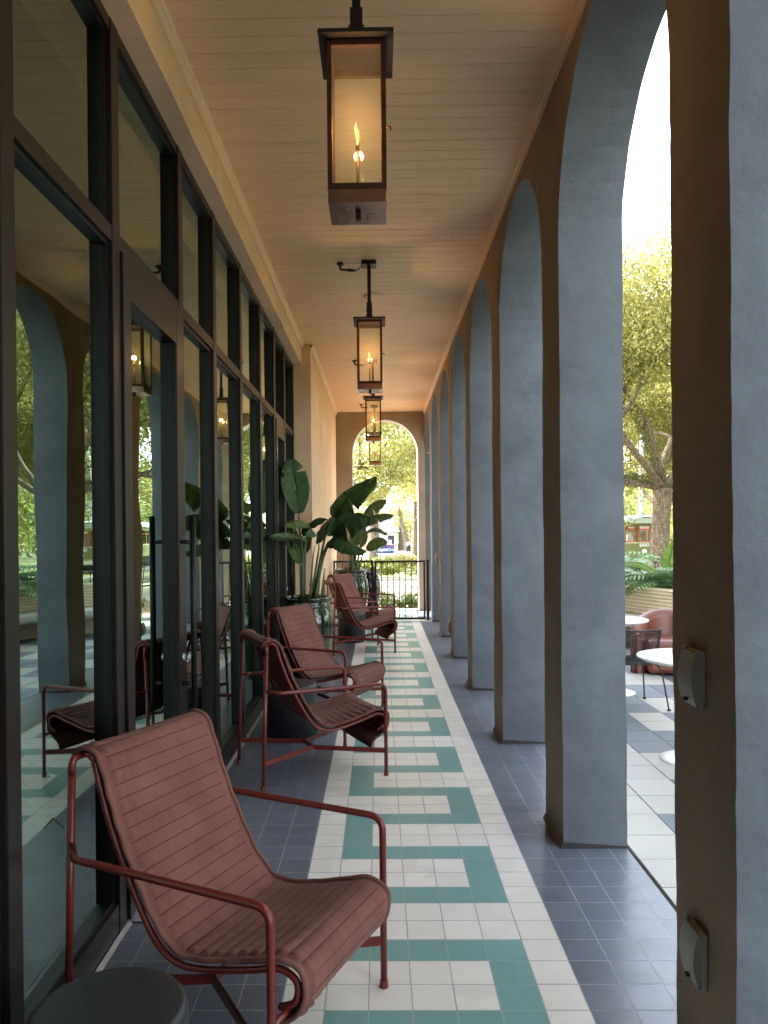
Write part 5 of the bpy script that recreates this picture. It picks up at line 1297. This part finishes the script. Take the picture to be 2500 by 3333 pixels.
# ------------------------------------------------------------------ streetcar
M['tgreen'] = mat('tram_olive', (.15, .165, .05), .45, var=.06); M['troof'] = mat('tram_roof', (.46, .52, .50), .5); M['tred'] = mat('tram_red', (.50, .075, .03), .45); M['tcream'] = mat('tram_cream', (.58, .56, .42), .5); M['under'] = mat('tram_under', (.03, .03, .03), .8); M['seatwood'] = mat('tram_interior', (.30, .20, .12), .7)
tz = gz(50) + .15
def tramcar(x, y, L, label, name='streetcar'):
    root = empty(name, (x, y, 0)); tag(root, label, 'streetcar')
    hw = 1.3; z0 = tz + .75; zw = tz + 1.62; zt2 = tz + 2.75
    g = MB()
    # front lower panel, bowed, and side walls
    n = 10; fr = [(-hw + 2 * hw * i / n, -.45 * math.cos(math.pi * (i / n - .5) * .9) ) for i in range(n + 1)]
    for a, b in zip(fr[:-1], fr[1:]):
        g.quad((a[0], a[1], z0), (b[0], b[1], z0), (b[0], b[1], zw), (a[0], a[1], zw), 'tgreen', True)
        g.quad((a[0], a[1], zt2 - .08), (b[0], b[1], zt2 - .08), (b[0], b[1], zt2 + .22), (a[0], a[1], zt2 + .22), 'tgreen', True)
        g.quad((a[0], a[1] - .012, zw - .03), (b[0], b[1] - .012, zw - .03), (b[0], b[1] - .012, zw + .03), (a[0], a[1] - .012, zw + .03), 'tcream', True)
        g.quad((a[0], a[1] - .03, z0 - .22), (b[0], b[1] - .03, z0 - .22), (b[0], b[1] - .01, z0), (a[0], a[1] - .01, z0), 'tcream', True)
    for s_ in (-1, 1):
        xx = s_ * hw; g.quad((xx, fr[0][1], z0), (xx, L, z0), (xx, L, zw), (xx, fr[0][1], zw), 'tgreen'); g.quad((xx, fr[0][1], zt2 - .08), (xx, L, zt2 - .08), (xx, L, zt2 + .22), (xx, fr[0][1], zt2 + .22), 'tgreen')
        g.quad((xx + s_ * .01, .1, zw - .03), (xx + s_ * .01, L, zw - .03), (xx + s_ * .01, L, zw + .03), (xx + s_ * .01, .1, zw + .03), 'tcream')
    g.quad((-hw, L, z0), (hw, L, z0), (hw, L, zt2 + .2), (-hw, L, zt2 + .2), 'tgreen'); g.quad((-hw, -.3, z0 + .02), (hw, -.3, z0 + .02), (hw, L, z0 + .02), (-hw, L, z0 + .02), 'seatwood')
    g.quad((-1.2, .9, zw), (1.2, .9, zw), (1.2, .9, zt2), (-1.2, .9, zt2), 'seatwood'); g.box(-.9, -.5, .2, .6, zw, zw + .5, 'troof'); g.box(.35, .42, .1, .17, zw, zt2 - .2, 'tcream'); g.build('car_body', root)
    g = MB(); seg = 12; prev = None
    for j_, (yy, sc_, dz) in enumerate(((-.75, .55, -.10), (-.62, .85, -.02), (-.45, 1.0, 0), (.3, 1.03, .0), (L, 1.03, 0), (L + .4, .8, -.08))):
        ring = [(math.cos(math.pi * k / seg) * (hw + .08) * sc_, yy, zt2 + .20 + dz + .40 * math.sin(math.pi * k / seg) ** .7) for k in range(seg + 1)]
        if prev:
            for k in range(seg): g.quad(prev[k], prev[k + 1], ring[k + 1], ring[k], 'troof', True)
        prev = ring
    g.quad((-hw - .09, -.6, zt2 + .195), (hw + .09, -.6, zt2 + .195), (hw + .09, L, zt2 + .195), (-hw - .09, L, zt2 + .195), 'troof'); g.quad(*[(x_, -.74, z_) for x_, z_ in ((-.76, zt2 + .09), (.76, zt2 + .09), (.55, zt2 + .42), (-.55, zt2 + .42))], 'troof'); g.build('roof', root)
    # front windows: three sashes with red frames
    for i, xc in enumerate((-.80, 0, .80)):
        yy = -.45 * math.cos(math.pi * ((xc + hw) / (2 * hw) - .5) * .9) - .02
        wd = .36; f = MB()
        for a, b, c, d in ((xc - wd, xc - wd + .06, zw + .03, zt2 - .08), (xc + wd - .06, xc + wd, zw + .03, zt2 - .08), (xc - wd, xc + wd, zw + .03, zw + .09), (xc - wd, xc + wd, zt2 - .33, zt2 - .24), (xc - wd, xc + wd, zt2 - .11, zt2 - .06)):
            f.box(a, b, yy - .02, yy + .03, c, d, 'tred')
        fo = f.build('window', root)
        f = MB(); f.quad((xc - wd + .06, yy, zw + .09), (xc + wd - .06, yy, zw + .09), (xc + wd - .06, yy, zt2 - .33), (xc - wd + .06, yy, zt2 - .33), 'lglass'); f.build('pane', fo)
        f = MB(); f.box(xc - wd - .05, xc - wd, yy - .01, yy + .05, zw, zt2, 'tgreen'); f.box(xc + wd, xc + wd + .05, yy - .01, yy + .05, zw, zt2, 'tgreen'); f.build('window_post', root)
    f = MB(); yy = -.455 
    f.box(-1.06, -.54, -.36, -.33, zt2 - .235, zt2 - .115, 'black'); f.tube([(-1.0, -.37, zt2 - .175), (-.6, -.37, zt2 - .175)], .05, 'tcream', 10); f.build('route_board', root)
    f = MB(); f.box(-.29, .29, -.50, -.475, zt2 - .235, zt2 - .115, 'signwhite'); db = f.build('destination_board', root)
    text('lettering', 'ST CHARLES', .10, 'black', (0, -.504, zt2 - .175), (R(90), 0, 0), db)
    for i, ch in enumerate('900'):
        f = MB(); f.tube([((i - 1) * .21, -.44, zw - .18), ((i - 1) * .21, -.475, zw - .18)], .10, 'signwhite', 20); nb_ = f.build('number_disc', root)
        text('lettering', ch, .17, 'black', ((i - 1) * .21, -.479, zw - .18), (R(90), 0, 0), nb_, bold=.004)
    f = MB(); f.tube([(0, -.44, z0 + .30), (0, -.56, z0 + .30)], [.15, .13], 'signwhite', 20); f.build('headlamp', root)
    f = MB()
    for a, b in (((-1.15, z0 + .06), (1.15, z0 + .06)), ((-1.15, zw - .07), (1.15, zw - .07))):
        pts = [(-1.15 + 2.3 * i / 10, -.45 * math.cos(math.pi * ((-1.15 + 2.3 * i / 10 + hw) / (2 * hw) - .5) * .9) - .006, a[1]) for i in range(11)]; f.tube(pts, .012, 'tcream', 5)
    f.build('lining', root)
    # side windows and door
    ny = int((L - 1.5) / .8)
    for s_ in (-1, 1):
        f = MB()
        for k in range(ny + 2):
            y_ = .1 + k * .8; f.box(s_ * hw - .03, s_ * hw + .03, y_, y_ + .10, zw, zt2 - .05, 'tred' if k < 2 else 'tgreen')
        for z_ in (zw + .03, zt2 - .35): f.box(s_ * hw - .02, s_ * hw + .02, .1, L, z_, z_ + .05, 'tred')
        f.build('side_windows', root)
        f = MB(); f.box(s_ * hw - .02, s_ * hw + .035, .15, .95, z0, zw + .03, 'tred', .01); f.build('door', root)
    f = MB(); f.box(-.95, .95, .2, L - .4, tz + .25, z0 - .02, 'under'); f.box(-1.05, 1.05, -.5, -.35, tz + .42, tz + .52, 'troof')
    for y_ in (1.5, 3.2, L - 3.2, L - 1.5): f.tube([(-.8, y_, tz + .36), (.8, y_, tz + .36)], .36, 'under', 20)
    f.build('undercarriage', root)
    f = MB(); f.tube([(.1, 4, zt2 + .6), (.1, 9, zt2 + 2.1)], .03, 'under', 6); f.build('trolley_pole', root)
tramcar(16.95, 50.0, 13.5, 'olive green streetcar with red window frames and pale roof behind the oak')
for i, (x, y, lab) in enumerate(((17.6, 52.5, 'pale pole behind the streetcar and the oak'), (13.6, 20, 'pale pole beside the tram track, nearer the porch'))):
    g = MB(); g.tube([(0, 0, 0), (.25 if i == 0 else 0, 0, 9)], [.16, .11], 'troof', 12); o = g.build('tram_pole'); o.location = (x, y, gz(y)); tag(o, lab, 'pole', 'pale poles along the tram line')
g = MB()
for (xx, zz) in ((16.9, 5.3),): g.tube([(xx, -30 + 10 * i, zz - .12 * math.sin(i * 1.5) ** 2) for i in range(15)], .02, 'under', 5)
tag(g.build('overhead_wire'), 'thin overhead wire above the streetcar track', 'wire')
g = MB(); g.tube([(14.4, 49, 2.75), (17.7, 52, 3.35)], .02, 'under', 5); tag(g.build('span_wire'), 'thin wire strung from the pole over the streetcar roof', 'wire')
# orange barrier right of the trunk, seen low
g = MB(); M['orange'] = mat('orange_plastic', (.7, .16, .06), .5)
for z in (.35, .75): g.box(-1.0, 1.0, -.02, .02, z, z + .26, 'orange' if z > .5 else 'white', .01)
for x in (-.8, .8): g.box(x - .03, x + .03, -.25, .25, 0, 1.05, 'white', .01)
o = g.build('road_barrier'); o.location = (21.2, 58.5, gz(58) + .55); tag(o, 'orange and white road barrier right of the oak trunk', 'barrier')
# low railing behind the planter
fr = empty('patio_railing', (0, 0, 0)); tag(fr, 'thin black railing behind the planted border', 'railing')
g = MB(); base = []
for (a, b) in (((2.0, 14.6), (5.6, 13.4)), ((5.6, 13.4), (6.15, 9.5)), ((6.15, 9.5), (6.15, -6))):
    a, b = Vector((*a, 0)), Vector((*b, 0)); L = (b - a).length; n = int(L / .13)
    g.tube([a + Vector((0, 0, 1.02)), b + Vector((0, 0, 1.02))], .018, 'black', 6); g.tube([a + Vector((0, 0, .62)), b + Vector((0, 0, .62))], .012, 'black', 6)
    for i in range(n + 1):
        p = a.lerp(b, i / n); g.tube([p + Vector((0, 0, -.05)), p + Vector((0, 0, 1.02))], .0075, 'black', 4, cap=False)
g.build('rails_and_bars', fr)
